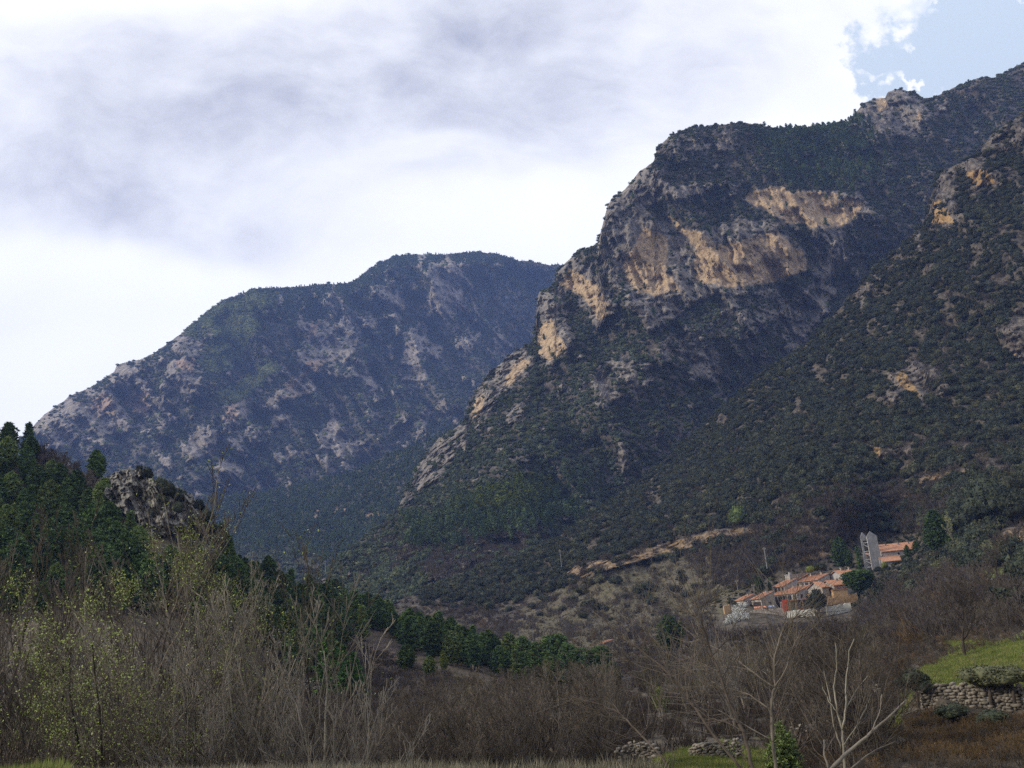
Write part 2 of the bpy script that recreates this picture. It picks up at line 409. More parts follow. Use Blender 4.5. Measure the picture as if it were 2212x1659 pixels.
# ---- far mountain -------------------------------------------------
def c6(l): return [[(x * .5483, 515.4 + y * .5483) for x, y in p] for p in l]
FARROCK = c6([
 [(435, 500), (470, 490), (480, 560), (560, 590), (600, 650), (540, 690), (470, 650), (430, 570)], [(500, 530), (530, 520), (600, 600), (560, 620)],
 [(370, 640), (430, 600), (520, 700), (500, 770), (350, 760)], [(100, 745), (250, 640), (370, 650), (350, 760), (300, 800), (220, 830)], [(250, 620), (320, 640), (300, 700), (220, 690)],
 [(600, 620), (680, 640), (700, 720), (640, 750), (600, 700)], [(640, 480), (760, 470), (800, 600), (720, 640), (660, 560)],
 [(880, 660), (960, 620), (1000, 680), (920, 730), (880, 720)], [(700, 840), (800, 730), (850, 800), (820, 870), (730, 890)],
 [(900, 780), (980, 740), (1040, 800), (960, 850), (890, 840)], [(820, 990), (850, 860), (960, 900), (930, 980), (860, 1000)],
 [(1050, 620), (1160, 540), (1200, 600), (1100, 670), (1050, 670)], [(1190, 440), (1300, 380), (1400, 400), (1330, 480), (1220, 540), (1160, 560)], [(1200, 420), (1220, 350), (1350, 320), (1380, 380)],
 [(1280, 250), (1340, 230), (1350, 280), (1300, 310)], [(1230, 760), (1330, 720), (1430, 800), (1430, 860), (1260, 830)],
 [(1460, 190), (1530, 200), (1540, 240), (1460, 240)], [(1700, 230), (1760, 100), (1830, 80), (1850, 200), (1790, 240), (1860, 280), (1760, 320), (1700, 270)],
 [(1600, 380), (1640, 360), (1660, 480), (1700, 560), (1640, 590), (1580, 540)], [(1350, 520), (1430, 500), (1450, 540), (1380, 550)],
 [(1080, 700), (1150, 690), (1130, 740), (1060, 770)], [(650, 350), (760, 370), (830, 450), (760, 480), (680, 440)], [(1440, 350), (1560, 270), (1570, 330), (1520, 330)],
 [(1690, 400), (1740, 430), (1720, 470), (1690, 460)], [(1640, 700), (1760, 640), (1760, 660), (1660, 720)], [(1500, 760), (1600, 700), (1560, 740)], [(1850, 380), (1900, 360), (1880, 420), (1850, 420)],
 [(300, 780), (460, 790), (420, 820), (320, 830)], [(1060, 880), (1130, 800), (1160, 840), (1100, 900)], [(880, 900), (940, 880), (900, 960)], [(1740, 90), (1800, 80), (1790, 200), (1720, 220)], [(1040, 520), (1100, 480), (1120, 520), (1050, 560)]])
FAROCH = c6([[(490, 600), (570, 600), (570, 680), (500, 680)], [(690, 480), (770, 475), (770, 510), (700, 505)], [(890, 660), (930, 650), (930, 720), (880, 720)],
 [(1200, 490), (1290, 480), (1290, 510), (1200, 530)], [(1090, 560), (1170, 550), (1150, 600)], [(380, 640), (430, 620), (450, 690), (370, 700)], [(1210, 590), (1160, 600), (1100, 640)], [(830, 990), (860, 990), (855, 1000)],
 [(1220, 340), (1260, 330), (1240, 380), (1210, 400)], [(1790, 250), (1850, 250), (1850, 290), (1800, 290)]])
FARLIGHT = c6([[(800, 480), (900, 300), (1000, 220), (1060, 240), (1000, 330), (960, 420), (900, 500), (830, 520)], [(860, 630), (960, 580), (1060, 490), (1080, 510), (980, 600), (900, 640)], [(720, 350), (820, 280), (900, 260), (860, 340), (760, 380)]])  # flanks where sunlight is painted as paler grass and scrub
def paint_far(px, py):
    wx = fbm(np.stack([px, py, px * 0], 1), 26, 4, 0.6, 11) * 16; wy = fbm(np.stack([px, py, px * 0 + 9], 1), 26, 4, 0.6, 12) * 16
    x, y = px + wx, py + wy
    r = polys(x, y, FARROCK, 9); n = fbm(np.stack([px / 0.8, py / 1.4, px * 0], 1), 30, 5, 0.62, 21)
    gen = sst(n, -.02, 0.34) * 0.9 * sst(1180 - px + (900 - py) * .3, -100, 300)
    r = np.clip(r * (1.05 + 0.7 * n) + gen * sst(ribs(px, py, -38, 46, 13, 3.5), -.1, .5) * 1.1, 0, 1)
    return {'rock': r, 'ochre': polys(x, y, FAROCH, 8), 'grass': polys(px, py, FARLIGHT, 14) * .6}
def relief_far(px, py, P, a):
    rb = ribs(px, py, -38, 95, 3, 3.2)
    o = -rb * 230 + fbm(P, 320, 5, 0.5, 31) * 90 - ribs(px, py, -50, 38, 14, 3) * 45
    o += a['rock'] * (-fbm(P * np.array([1, 1, .35]), 75, 5, 0.6, 33, True) * 60 - 22) + fbm(P, 60, 4, 0.55, 35) * 24 - fbm(P, 26, 3, .6, 36, True) * 8
    return o * (sst(py - crest_fn(CR_A)(px), 0, 28) * .92 + .08)
CR_A = [(-200, 1130), (-60, 1030), (62, 932), (95, 895), (150, 858), (200, 832), (247, 802), (252, 788), (300, 776), (330, 765), (360, 745), (400, 712), (440, 680), (480, 650), (540, 627), (580, 621), (640, 620), (700, 615), (760, 610), (800, 580),
        (850, 551), (900, 549), (960, 550), (1000, 546), (1020, 543), (1060, 546), (1120, 562), (1180, 570), (1205, 571), (1300, 590), (1500, 640)]
far = Layer('far_mountain', CR_A, [(-200, 1330), (1500, 1330)],
            [(-200, 1130, 2800), (60, 930, 2950), (250, 790, 3050), (540, 625, 3250), (850, 550, 3500), (1020, 543, 3600), (1200, 570, 3600), (1500, 640, 3600), (60, 1010, 2750), (300, 1000, 2600), (430, 1080, 2400),
             (600, 1050, 2450), (850, 980, 2600), (1000, 880, 2850), (500, 800, 2900), (700, 750, 3100), (900, 750, 3200), (1100, 750, 3350), (400, 1250, 2150), (1200, 1200, 2300), (-200, 1300, 2400)],
            2.6, m_far, 290, paint_far, relief_far, jag=4.0, seed=1)

# ---- forested middle slope ----------------------------------------
def paint_mid(px, py):
    n = fbm(np.stack([px, py, px * 0], 1), 30, 4, 0.6, 51)
    r = polys(px + n * 12, py + n * 8, [[(600, 1140), (650, 1125), (740, 1098), (730, 1110), (640, 1140), (600, 1150)], [(525, 1165), (550, 1150), (545, 1165)], [(660, 1100), (760, 1090), (760, 1110), (700, 1112)], [(780, 1120), (830, 1090), (826, 1120)]], 6)
    return {'rock': r * .6 + sst(n, .30, .6) * .6 * (py > 1090), 'ochre': r * .6, 'grass': r}
mid = Layer('middle_slope', [(250, 1125), (440, 1079), (560, 1068), (650, 1052), (760, 1020), (850, 980), (920, 955), (1010, 905), (1100, 850), (1200, 800), (1300, 760)], [(250, 1330), (1300, 1330)],
            [(440, 1078, 2050), (700, 1040, 2000), (850, 975, 1950), (1010, 900, 1900), (1250, 780, 1850), (500, 1180, 1500), (700, 1230, 1250), (900, 1200, 1350), (1000, 1050, 1600), (600, 1320, 1000), (1200, 1320, 1000), (300, 1300, 1200)],
            4, m_wood, 90, paint_mid, lambda px, py, P, a: fbm(P, 160, 4, 0.5, 55) * 30 - ribs(px, py, -50, 90, 4) * 30, jag=2, seed=2)

# ---- cliff mountain -----------------------------------------------
CL_ROCK = [[(1300, 440), (1395, 350), (1425, 365), (1450, 400), (1540, 395), (1520, 430), (1430, 430), (1400, 455), (1440, 480), (1500, 500), (1490, 560), (1500, 620), (1530, 640), (1450, 690), (1390, 720), (1350, 640), (1290, 570), (1285, 515), (1310, 430)],
           [(1440, 460), (1500, 505), (1600, 468), (1660, 478), (1720, 520), (1748, 560), (1740, 585), (1650, 612), (1560, 640), (1500, 640), (1480, 560)],
           [(1600, 430), (1640, 400), (1720, 408), (1850, 418), (1912, 462), (1830, 490), (1780, 515), (1740, 497), (1690, 480), (1640, 450)],
           [(1198, 590), (1240, 553), (1290, 590), (1335, 670), (1300, 705), (1275, 690), (1250, 640), (1205, 625)], [(1155, 640), (1205, 622), (1240, 720), (1225, 770), (1190, 790), (1155, 760)],
           [(1010, 900), (1020, 860), (1060, 810), (1120, 755), (1165, 770), (1150, 800), (1090, 845), (1035, 925)], [(890, 1030), (905, 1000), (950, 950), (1012, 915), (1010, 960), (950, 1035), (905, 1060), (885, 1075)],
           [(855, 1110), (880, 1045), (895, 1080), (865, 1115)], [(1380, 700), (1460, 640), (1480, 670), (1400, 735)], [(1840, 250), (1860, 225), (1905, 208), (1930, 192), (1985, 205), (2000, 240), (1940, 262), (1880, 290), (1840, 275)],
           [(1755, 500), (1810, 490), (1830, 560), (1800, 640), (1740, 740), (1700, 770), (1690, 660), (1760, 600)]]
CL_HALF = [[(1400, 760), (1430, 730), (1500, 710), (1570, 770), (1550, 840), (1500, 820)], [(1260, 840), (1290, 790), (1340, 755), (1400, 790), (1390, 870), (1300, 880)], [(1320, 890), (1345, 920), (1365, 1000), (1345, 1050), (1335, 980)],
           [(1560, 640), (1700, 600), (1680, 700), (1600, 730)], [(1250, 1110), (1050, 1120), (830, 1170), (850, 1220), (1100, 1200)], [(900, 1210), (1000, 1180), (1080, 1210), (1000, 1270), (930, 1260)], [(1430, 300), (1600, 290), (1590, 330), (1440, 350)],
           [(1080, 900), (1140, 860), (1140, 880), (1090, 920)], [(1880, 250), (2050, 230), (1990, 300), (1880, 300)]]
CL_OCH = [[(1500, 520), (1560, 530), (1600, 520), (1680, 500), (1748, 560), (1740, 585), (1650, 612), (1570, 618), (1505, 605)], [(1345, 575), (1390, 490), (1440, 515), (1435, 580), (1470, 625), (1410, 640), (1370, 625)],
          [(1440, 465), (1470, 475), (1540, 520), (1500, 530), (1470, 500)], [(1610, 430), (1640, 405), (1720, 410), (1800, 420), (1870, 440), (1830, 485), (1750, 490), (1700, 478), (1640, 450)], [(1230, 580), (1290, 620), (1320, 670), (1300, 690), (1260, 640), (1210, 615)],
          [(1158, 700), (1190, 690), (1225, 760), (1190, 780), (1160, 760)], [(1015, 900), (1022, 865), (1045, 850), (1035, 900)], [(1090, 830), (1120, 775), (1140, 780), (1110, 830)], [(1890, 215), (1910, 212), (1920, 235), (1900, 240)], [(1980, 250), (1990, 240), (1985, 270)]]
def paint_cl(px, py):
    wx = fbm(np.stack([px, py, px * 0], 1), 30, 4, 0.6, 61) * 16; wy = fbm(np.stack([px, py, px * 0 + 9], 1), 30, 4, 0.6, 62) * 16
    x, y = px + wx, py + wy
    n = fbm(np.stack([px, py, px * 0], 1), 22, 5, 0.62, 63)
    r = polys(x, y, CL_ROCK, 8) * (0.95 + 0.5 * n) + polys(x, y, CL_HALF, 16) * (0.72 + 1.0 * n)
    r += sst(n, 0.16, 0.5) * 0.6
    return {'rock': np.clip(r, 0, 1), 'ochre': polys(px + wx * .5, py + wy * .5, CL_OCH, 9), 'grass': px * 0}
def relief_cl(px, py, P, a):
    rk = a['rock'] * (1 - .4 * a['ochre'])
    o = fbm(P, 170, 5, 0.5, 71) * 44 - ribs(px, py, -40, 110, 5, 3) * 44 - ribs(px, py, -34, 42, 15, 3) * 12
    big = polys(px, py, [CL_ROCK[0], CL_ROCK[1], CL_ROCK[3], CL_ROCK[4], CL_ROCK[5]], 30)
    o -= big * (ribs(px, py, -22, 70, 6, 3.5) * 30 + 6)
    o += rk * (-fbm(P * np.array([1, 1, .4]), 34, 5, 0.62, 73, True) * 21 - 8 - fbm(P * np.array([1, 1, .28]), 10, 4, 0.65, 74, True) * 6)
    # bulging overhangs of the two big faces
    for poly, dp in ((CL_OCH[0], 22), (CL_OCH[3], 20)):
        m = poly_in(px, py, poly, 30); lo = poly_in(px, py - 22, poly, 16); o += (m * 0.9 - lo * .5) * dp
    o *= sst(py - crest_fn(CR_C)(px), -2, 16) * .9 + .1
    # dark crack in the main face
    cx = 1578 + (py - 540) * 0.25 + 4 * np.sin(py * .13); o += np.exp(-((px - cx) / 4.0) ** 2) * 12 * ((py > 505) & (py < 590))
    o += fbm(P, 26, 4, 0.55, 75) * 5
    # strata: tilted ledges stepping back up the face
    q = (P[:, 2] + P[:, 0] * .18 + fbm(P, 60, 3, .5, 76) * 16) / 23.0 + fbm(P, 30, 2, .5, 78) * .45; st_ = (q - np.floor(q)); o += rk * (1 - .6 * a['ochre']) * sst(fbm(P * np.array([1, 1, 2]), 70, 3, .5, 79), -.3, .4) * sst(st_, .0, .85) * 8
    o -= rk * sst(fbm(P * np.array([1, 1, .22]), 24, 4, .6, 77, True), .35, .8) * -9
    return o
CR_C = [(500, 1330), (700, 1235), (800, 1150), (856, 1108), (866, 1085), (880, 1050), (893, 1030), (900, 1005), (950, 945), (1006, 908), (1010, 880), (1020, 855), (1060, 800), (1100, 768), (1135, 745), (1154, 738), (1158, 690), (1159, 645),
        (1166, 628), (1198, 620), (1202, 588), (1215, 572), (1240, 548), (1270, 535), (1290, 528), (1303, 480), (1312, 445), (1325, 425), (1350, 410), (1380, 372), (1412, 352), (1420, 318), (1440, 300), (1452, 290), (1500, 275), (1560, 267),
        (1620, 266), (1680, 276), (1740, 277), (1800, 268), (1828, 264), (1850, 240), (1862, 225), (1890, 213), (1912, 210), (1918, 197), (1950, 193), (1975, 200), (1995, 212), (2010, 211), (2060, 190), (2100, 172), (2130, 164), (2150, 168), (2180, 150), (2212, 138), (2420, 60)]
cliff = Layer('cliff_mountain', CR_C, [(500, 1400), (2420, 1400)],
              [(1450, 290, 1450), (1600, 265, 1500), (1830, 265, 1600), (2212, 135, 1800), (2420, 60, 1900), (1310, 430, 1380), (1160, 640, 1300), (1010, 880, 1150), (880, 1080, 1000), (1600, 420, 1380), (1600, 600, 1290), (1400, 600, 1270),
               (1750, 560, 1340), (1850, 450, 1420), (1400, 750, 1150), (1600, 700, 1220), (1700, 640, 1300), (1700, 740, 1270), (1400, 900, 1040), (1340, 1050, 950), (1200, 1150, 800), (1050, 1100, 850), (900, 1150, 850), (1000, 1250, 700),
               (700, 1235, 850), (500, 1330, 800), (1200, 950, 1000), (1100, 900, 1060), (2000, 400, 1500), (2200, 300, 1650), (1900, 600, 1400), (1300, 1300, 650), (800, 1390, 640), (2400, 600, 1500), (2400, 1300, 1200), (1700, 1200, 900)],
              2.6, m_cliff, 400, paint_cl, relief_cl, jag=4.0, seed=3)

# ---- nearer spur with village, terraces and meadow ----------------
def c7(l): return [[((2600 + x * .5424) * .6064, (1100 + y * .5425) * .6064) for x, y in p] for p in l]
SP_ROCK = [[(2003, 500), (2010, 430), (2035, 368), (2075, 355), (2070, 430), (2085, 470), (2040, 490)], [(2075, 355), (2110, 338), (2160, 370), (2168, 405), (2125, 408), (2085, 385)], [(2105, 335), (2150, 285), (2200, 260), (2240, 280), (2200, 310), (2150, 335)],
           [(2160, 720), (2190, 665), (2240, 650), (2240, 810), (2190, 795)], [(1900, 870), (1932, 800), (1985, 775), (2040, 800), (2050, 850), (2000, 890), (1940, 880)], [(1880, 975), (1895, 960), (1980, 965), (1988, 985), (1920, 990), (1890, 1000)],
           [(1960, 560), (1990, 500), (2000, 540)], [(1850, 640), (1880, 590), (1900, 600), (1870, 660)]]
SP_OCH = [[(2085, 372), (2130, 365), (2150, 395), (2100, 400)], [(1935, 815), (1950, 800), (1985, 850), (1975, 870)], [(2168, 770), (2195, 760), (2190, 790)], [(2010, 480), (2015, 440), (2030, 430), (2060, 480)], [(1880, 970), (1900, 965), (1900, 995)]]
SP_TAN = [[(1200, 1232), (1300, 1207), (1440, 1170), (1530, 1147), (1610, 1134), (1610, 1158), (1500, 1182), (1400, 1208), (1260, 1250)], [(1610, 1140), (1700, 1130), (1700, 1150), (1620, 1160)], [(2120, 1180), (2180, 1140), (2240, 1120), (2240, 1180), (2150, 1200)],
          [(1950, 1035), (2040, 1018), (2140, 1000), (2140, 1015), (2040, 1035), (1960, 1055)], [(1890, 1080), (1960, 1060), (1960, 1075), (1900, 1092)], [(1700, 1195), (1780, 1180), (1800, 1200), (1720, 1225)]]
SP_MEADOW = [[(1180, 1270), (1240, 1235), (1400, 1205), (1560, 1170), (1640, 1200), (1600, 1280), (1560, 1330), (1450, 1370), (1300, 1400), (1090, 1400), (1120, 1330)], [(2000, 1240), (2240, 1190), (2240, 1330), (2060, 1330)]]
SP_OPEN = [[(1750, 840), (1830, 640), (1950, 560), (2050, 480), (2240, 380), (2240, 760), (2150, 900), (1950, 760), (1800, 900)], [(2020, 900), (2240, 860), (2240, 1060), (1960, 1060)], [(1260, 1150), (1400, 1080), (1500, 1040), (1560, 1080), (1450, 1150), (1300, 1200)], [(1250, 900), (1400, 880), (1380, 950)]]
SP_GREEN = [[(1960, 1500), (1990, 1450), (2060, 1415), (2130, 1400), (2240, 1350), (2240, 1480), (1990, 1478)], [(2050, 1390), (2110, 1380), (2130, 1395), (2060, 1402)], [(1360, 1720), (1420, 1645), (1480, 1622), (1560, 1610), (1660, 1630), (1670, 1720)], [(1950, 1540), (1990, 1480), (1900, 1600)], [(2120, 1230), (2240, 1220), (2240, 1245), (2130, 1250)]]
SP_BROWN = [[(1500, 1210), (1620, 1160), (1720, 1080), (1820, 1040), (1900, 1090), (1880, 1170), (1800, 1230), (1680, 1240), (1600, 1280)], [(1880, 1230), (2060, 1200), (2110, 1290), (2000, 1400), (1880, 1380), (1850, 1320)], [(1880, 1060), (2060, 1060), (2000, 1160), (1900, 1150)]]
def paint_sp(px, py):
    wx = fbm(np.stack([px, py, px * 0], 1), 34, 4, 0.6, 81) * 14; wy = fbm(np.stack([px, py, px * 0 + 9], 1), 34, 4, 0.6, 82) * 12
    x, y = px + wx, py + wy
    n = fbm(np.stack([px, py, px * 0], 1), 26, 5, 0.62, 83)
    tan = polys(px + wx * .3, py + wy * .18, SP_TAN, 4)
    r = polys(x, y, SP_ROCK, 12) * (.92 + 1.1 * n) + tan * .85
    g = np.maximum(polys(x, y, SP_MEADOW, 22), .0)
    gr = polys(px + wx * .5, py + wy * .3, SP_GREEN, 8)
    return {'rock': np.clip(r * (1 - gr), 0, 1), 'ochre': np.maximum(polys(px, py, SP_OCH, 8), tan * .42), 'grass': g, 'green': gr, 'open': polys(x, y, SP_OPEN, 30), 'brown': polys(x, y, SP_BROWN, 20), 'tan': tan}
def relief_sp(px, py, P, a):
    d = np.linalg.norm(P, axis=1); k = np.clip(d / 700, 0.03, 1.2)
    k = k * (1 - 0.8 * poly_in(px, py, [(1500, 1200), (1950, 1100), (2020, 1300), (1900, 1380), (1540, 1370)], 50))
    o = k * (fbm(P, 110, 5, 0.5, 91) * 26 - ribs(px, py, -52, 120, 7, 3.5) * 28 - ribs(px, py, -48, 45, 17, 3.5) * 7 + fbm(P, 18, 4, 0.5, 93) * 2.6)
    o += a['rock'] * (1 - a['green']) * np.clip(k, 0, 1) * (-fbm(P * np.array([1, 1, .4]), 18, 5, 0.6, 95, True) * 13 - 5 - fbm(P * np.array([1, 1, .3]), 6, 3, .6, 96, True) * 3)
    return o
# green turf added to the spur material
def add_green(mat):
    t = NT(mat.node_tree); b = t.n['Principled BSDF']; src = b.inputs['Base Color'].links[0].from_socket
    g = t.new('ShaderNodeAttribute', attribute_name='green').outputs['Fac']
    n = t.noise(pos(t), 0.7, 6, 0.7).outputs[0]; n2 = t.noise(pos(t), 5.0, 5, 0.7).outputs[0]
    c = t.mix(t.ramp(n, 0.34, 0.66), (.085, .125, .026), (.16, .155, .06)); c = t.mix(t.math('MULTIPLY', t.ramp(n2, 0.4, 0.7), .55), c, (.035, .055, .015))
    t.l.new(t.mix(t.ramp(t.math('MULTIPLY_ADD', n, .3, g), .55, .75), src, c), b.inputs['Base Color'])
add_green(m_spur)
CR_D = [(700, 1345), (850, 1300), (1000, 1245), (1150, 1190), (1200, 1163), (1250, 1130), (1340, 1072), (1450, 985), (1560, 885), (1650, 805), (1740, 745), (1830, 650), (1900, 570), (1960, 520), (1998, 478), (2008, 430), (2030, 370), (2075, 352), (2110, 335),
        (2140, 292), (2175, 268), (2212, 245), (2420, 150)]
spur = Layer('village_slope', CR_D, [(700, 1500), (1000, 1510), (1300, 1600), (1500, 1760), (2420, 1960)],
             [(2212, 240, 1000), (2420, 150, 1050), (2100, 330, 960), (2010, 430, 930), (1900, 560, 900), (1740, 740, 860), (1500, 960, 800), (1340, 1070, 740), (1200, 1160, 690), (1000, 1240, 640), (700, 1340, 560), (2100, 700, 720), (1900, 800, 680),
              (2200, 600, 760), (2400, 600, 740), (1700, 950, 640), (2000, 950, 560), (2200, 950, 520), (2400, 1000, 480), (1500, 1100, 600), (1300, 1200, 560), (1100, 1290, 540), (1590, 1145, 520), (1800, 1100, 470), (1700, 1228, 432), (1600, 1290, 415), (1900, 1222, 438), (1960, 1190, 448), (1860, 1260, 408),
              (2100, 1150, 360), (2212, 1150, 330), (2400, 1200, 280), (1700, 1330, 388), (1850, 1325, 372), (1300, 1390, 385), (1100, 1400, 400), (1500, 1350, 385), (2100, 1280, 220), (2212, 1300, 180), (2212, 1375, 110), (2085, 1420, 105), (1700, 1420, 250),
              (1500, 1430, 270), (1300, 1460, 250), (1980, 1465, 93), (2200, 1465, 86), (1990, 1545, 82), (2212, 1560, 75), (1900, 1600, 72), (1700, 1560, 110), (1500, 1640, 74), (1300, 1560, 124), (1400, 1700, 66), (1300, 1600, 112), (2212, 1700, 52), (1700, 1700, 64), (800, 1480, 420), (2400, 1500, 74), (2400, 1900, 36)],
             3.0, m_spur, 420, paint_sp, relief_sp, jag=3, seed=4)

# ---- left hill ----------------------------------------------------
def paint_hill(px, py):
    n = fbm(np.stack([px, py, px * 0], 1), 26, 5, 0.6, 101)
    bare = polys(px + n * 20, py + n * 14, [[(740, 1400), (790, 1385), (880, 1400), (890, 1450), (860, 1500), (760, 1490)], [(560, 1480), (700, 1470), (900, 1480), (880, 1560), (560, 1570)]], 16)
    return {'rock': bare * .35 + sst(n, .3, .6) * .3, 'ochre': bare * .5, 'grass': (1 - bare) * .4}
CR_E = [(-260, 900), (-60, 960), (0, 985), (100, 985), (200, 1030), (280, 1040), (380, 1085), (440, 1130), (475, 1195), (520, 1240), (640, 1290), (750, 1322), (900, 1378), (1000, 1410), (1100, 1440), (1250, 1475), (1400, 1500)]
hill = Layer('left_hill', CR_E, [(-260, 1660), (1400, 1660)],
             [(-260, 900, 330), (0, 985, 320), (200, 1030, 290), (400, 1100, 262), (475, 1195, 255), (640, 1290, 290), (900, 1378, 270), (1100, 1440, 255), (1400, 1500, 240), (0, 1300, 210), (300, 1300, 205), (600, 1400, 205), (800, 1440, 215), (900, 1500, 170), (1300, 1560, 160),
              (700, 1520, 150), (300, 1500, 130), (0, 1560, 95), (-200, 1500, 120), (600, 1650, 105), (1300, 1650, 110), (-200, 1200, 240)],
             5, m_hill, 130, paint_hill, lambda px, py, P, a: fbm(P, 40, 4, 0.5, 105) * 6, jag=3, seed=5, back=0.09)

# ---- valley floor, camera bank and the ground sheet out to the horizon
def floor_z(x, y):
    x = np.asarray(x, float); y = np.asarray(y, float)
    ye = 14.3 - 0.72 * x; ye = np.where(x > 2.5, 12.5 - (x - 2.5) * 1.6, ye); ye = np.clip(ye, 4, 40)
    d = y - ye
    z = -1.7 - 0.012 * y - 8.1 * sst(d, 0, 17) - 0.35 * sst(d, -.6, .6)
    P = np.stack([np.ravel(x), np.ravel(y), np.ravel(x) * 0], 1)
    n = fbm(P, 14, 4, 0.5, 120).reshape(x.shape); n2 = fbm(P, 1.2, 3, 0.5, 121).reshape(x.shape)
    return z + n * (0.05 + 0.5 * sst(d, 2, 20)) + n2 * 0.06
gx = np.concatenate([np.linspace(-160, -30, 60), np.linspace(-29, 29, 150), np.linspace(30, 160, 60)]); gy = np.concatenate([np.linspace(-20, 6, 20), np.linspace(6.5, 50, 110), np.linspace(51, 330, 130)])
GX, GY = np.meshgrid(gx, gy); GZ = floor_z(GX, GY); GZ = np.where((GX > 20) & (GY > 40), GZ - 4, GZ)
idx = np.arange(GX.size).reshape(GX.shape)
V = np.stack([GX, GY, GZ], -1).reshape(-1, 3)
def mat_ground():
    m, t, b = new_mat('valley_soil', 0.95); P = pos(t)
    n = t.noise(P, 0.25, 5, 0.6).outputs[0]; n2 = t.noise(P, 3.0, 6, 0.7).outputs[0]
    c = t.mix(t.ramp(n, .35, .62), (.085, .075, .045), (.10, .115, .04)); c = t.mix(t.math('MULTIPLY', t.ramp(n2, .4, .7), .7), c, (.17, .145, .10))
    g = t.new('ShaderNodeAttribute', attribute_name='green').outputs['Fac']
    c = t.mix(g, c, t.mix(t.ramp(n2, .35, .65), (.09, .16, .02), (.17, .21, .05)))
    t.l.new(c, b.inputs['Base Color']); bump(t, b, n2, 0.8, 0.15); return m
gpx = 1106 + FPX * (V @ RT) / np.maximum(V @ F, .1)
green = ((gpx < 95) & (V[:, 1] < 40) & (V[:, 1] > 10)) * 1.0
me = mesh_from('valley_floor', V, quads=np.stack([idx[:-1, :-1], idx[:-1, 1:], idx[1:, 1:], idx[1:, :-1]], -1).reshape(-1, 4), smooth=True, attrs={'green': green})
m_ground = mat_ground(); tag(put('valley_floor', me, m_ground), kind='structure')
me = mesh_from('ground', [(-15000, -15000, -17), (15000, -15000, -17), (15000, 15000, -17), (-15000, 15000, -17)], faces=[(0, 1, 2, 3)])
tag(put('ground', me, m_ground), kind='structure')
# ------------------------------------------------------------------ plants: shapes
_ico = {}
def ico(sub):
    if sub not in _ico:
        import bmesh
        bm = bmesh.new(); bmesh.ops.create_icosphere(bm, subdivisions=sub, radius=1)
        _ico[sub] = (np.array([v_.co[:] for v_ in bm.verts]), np.array([[x.index for x in f_.verts] for f_ in bm.faces])); bm.free()
    return _ico[sub]
def bush_mesh(name, seed, lobes_n=6, sub=1, leaves=700, flat=0.8, leaf=0.085, rough=0.35, mat=None):
    """dense evergreen shrub about 2 units across: clumps of small leaf faces over dark inner masses"""
    r = np.random.RandomState(seed); VV, TT = [], []; o = 0
    v0, f0 = ico(max(1, sub)); per = leaves // lobes_n
    for k in range(lobes_n):
        a = r.rand() * 6.28; rad = 0.0 if k == 0 else 0.30 + 0.38 * r.rand(); s = (0.70 if k == 0 else 0.30 + 0.24 * r.rand())
        c = np.array([math.cos(a) * rad, math.sin(a) * rad, 0.42 + (0.22 if k == 0 else 0.42 * r.rand() - .1)])
        v_ = v0 * (1 + rough * fbm(v0 + seed * 3.1 + k, 0.55, 2, 0.6, seed + k))[:, None] * np.array([s, s, s * flat]) * .80 + c
        v_[:, 2] = np.maximum(v_[:, 2], -0.15); VV.append(v_); TT.append(f0 + o); o += len(v_)
        n = int(per * (1.8 if k == 0 else .9)); d = r.randn(n, 3); d[:, 2] = np.abs(d[:, 2]) * 1.1 - .25; d /= np.linalg.norm(d, axis=1)[:, None]
        lump = 1 + .28 * fbm(d * 1.0 + seed + k * 2.7, .45, 3, .6, seed + 5 + k)
        p = c + d * s * (lump * (.86 + .22 * r.rand(n)))[:, None] * np.array([1, 1, flat])
        q = r.randn(n, 3, 3) * leaf * (.6 + .7 * r.rand(n, 1, 1)); VV.append((p[:, None] + q).reshape(-1, 3)); TT.append(np.arange(n * 3).reshape(-1, 3) + o); o += n * 3
    return mesh_from(name, np.concatenate(VV), tris=np.concatenate(TT))
def conifer_mesh(name, seed, h=1.0, w_=0.28, n=160, clump=0.045, shape='cone', base=0.12, per=9):
    """crown of needle tufts on whorled boughs, height 1 unit"""
    r = np.random.RandomState(seed); pts = []
    for k in range(n):
        t = (k + r.rand()) / n; z = base + (1 - base) * t
        if shape == 'cone': rad = w_ * (1 - t) ** 0.8 * (0.72 + 0.28 * math.sin(t * 34 + seed)) + 0.012
        elif shape == 'round': rad = w_ * math.sqrt(max(0, 1 - (2 * t - 1) ** 2)) * (0.8 + 0.3 * r.rand())
        else: rad = w_ * (1 - t ** 3.6) * (0.55 + 0.45 * min(1, t * 3.5)) * (0.75 + 0.4 * r.rand())
        a = k * 2.399 + r.rand() * 0.6; steps = max(1, int(rad / (clump * 1.1)))
        droop = -0.10 if shape == 'cone' else 0.25
        for s_ in range(steps + 1):
            q = rad * (s_ + .4) / (steps + .6)
            pts.append((math.cos(a) * q + r.randn() * clump * .5, math.sin(a) * q + r.randn() * clump * .5, z + droop * q + r.randn() * clump * .4))
    pts = np.array(pts); m = len(pts)
    c = np.repeat(pts, per, 0); d = r.randn(m * per, 3); d[:, 2] = np.abs(d[:, 2]) * .8 - .1; d /= np.linalg.norm(d, axis=1)[:, None]
    s = np.cross(d, r.randn(m * per, 3)); s /= np.linalg.norm(s, axis=1)[:, None]
    L = clump * (0.7 + 0.8 * r.rand(m * per, 1)); V = np.stack([c - s * L * .33, c + s * L * .33, c + d * L * 1.25], 1).reshape(-1, 3) * np.array([h, h, h])
    return mesh_from(name, V, tris=np.arange(len(V)).reshape(-1, 3))
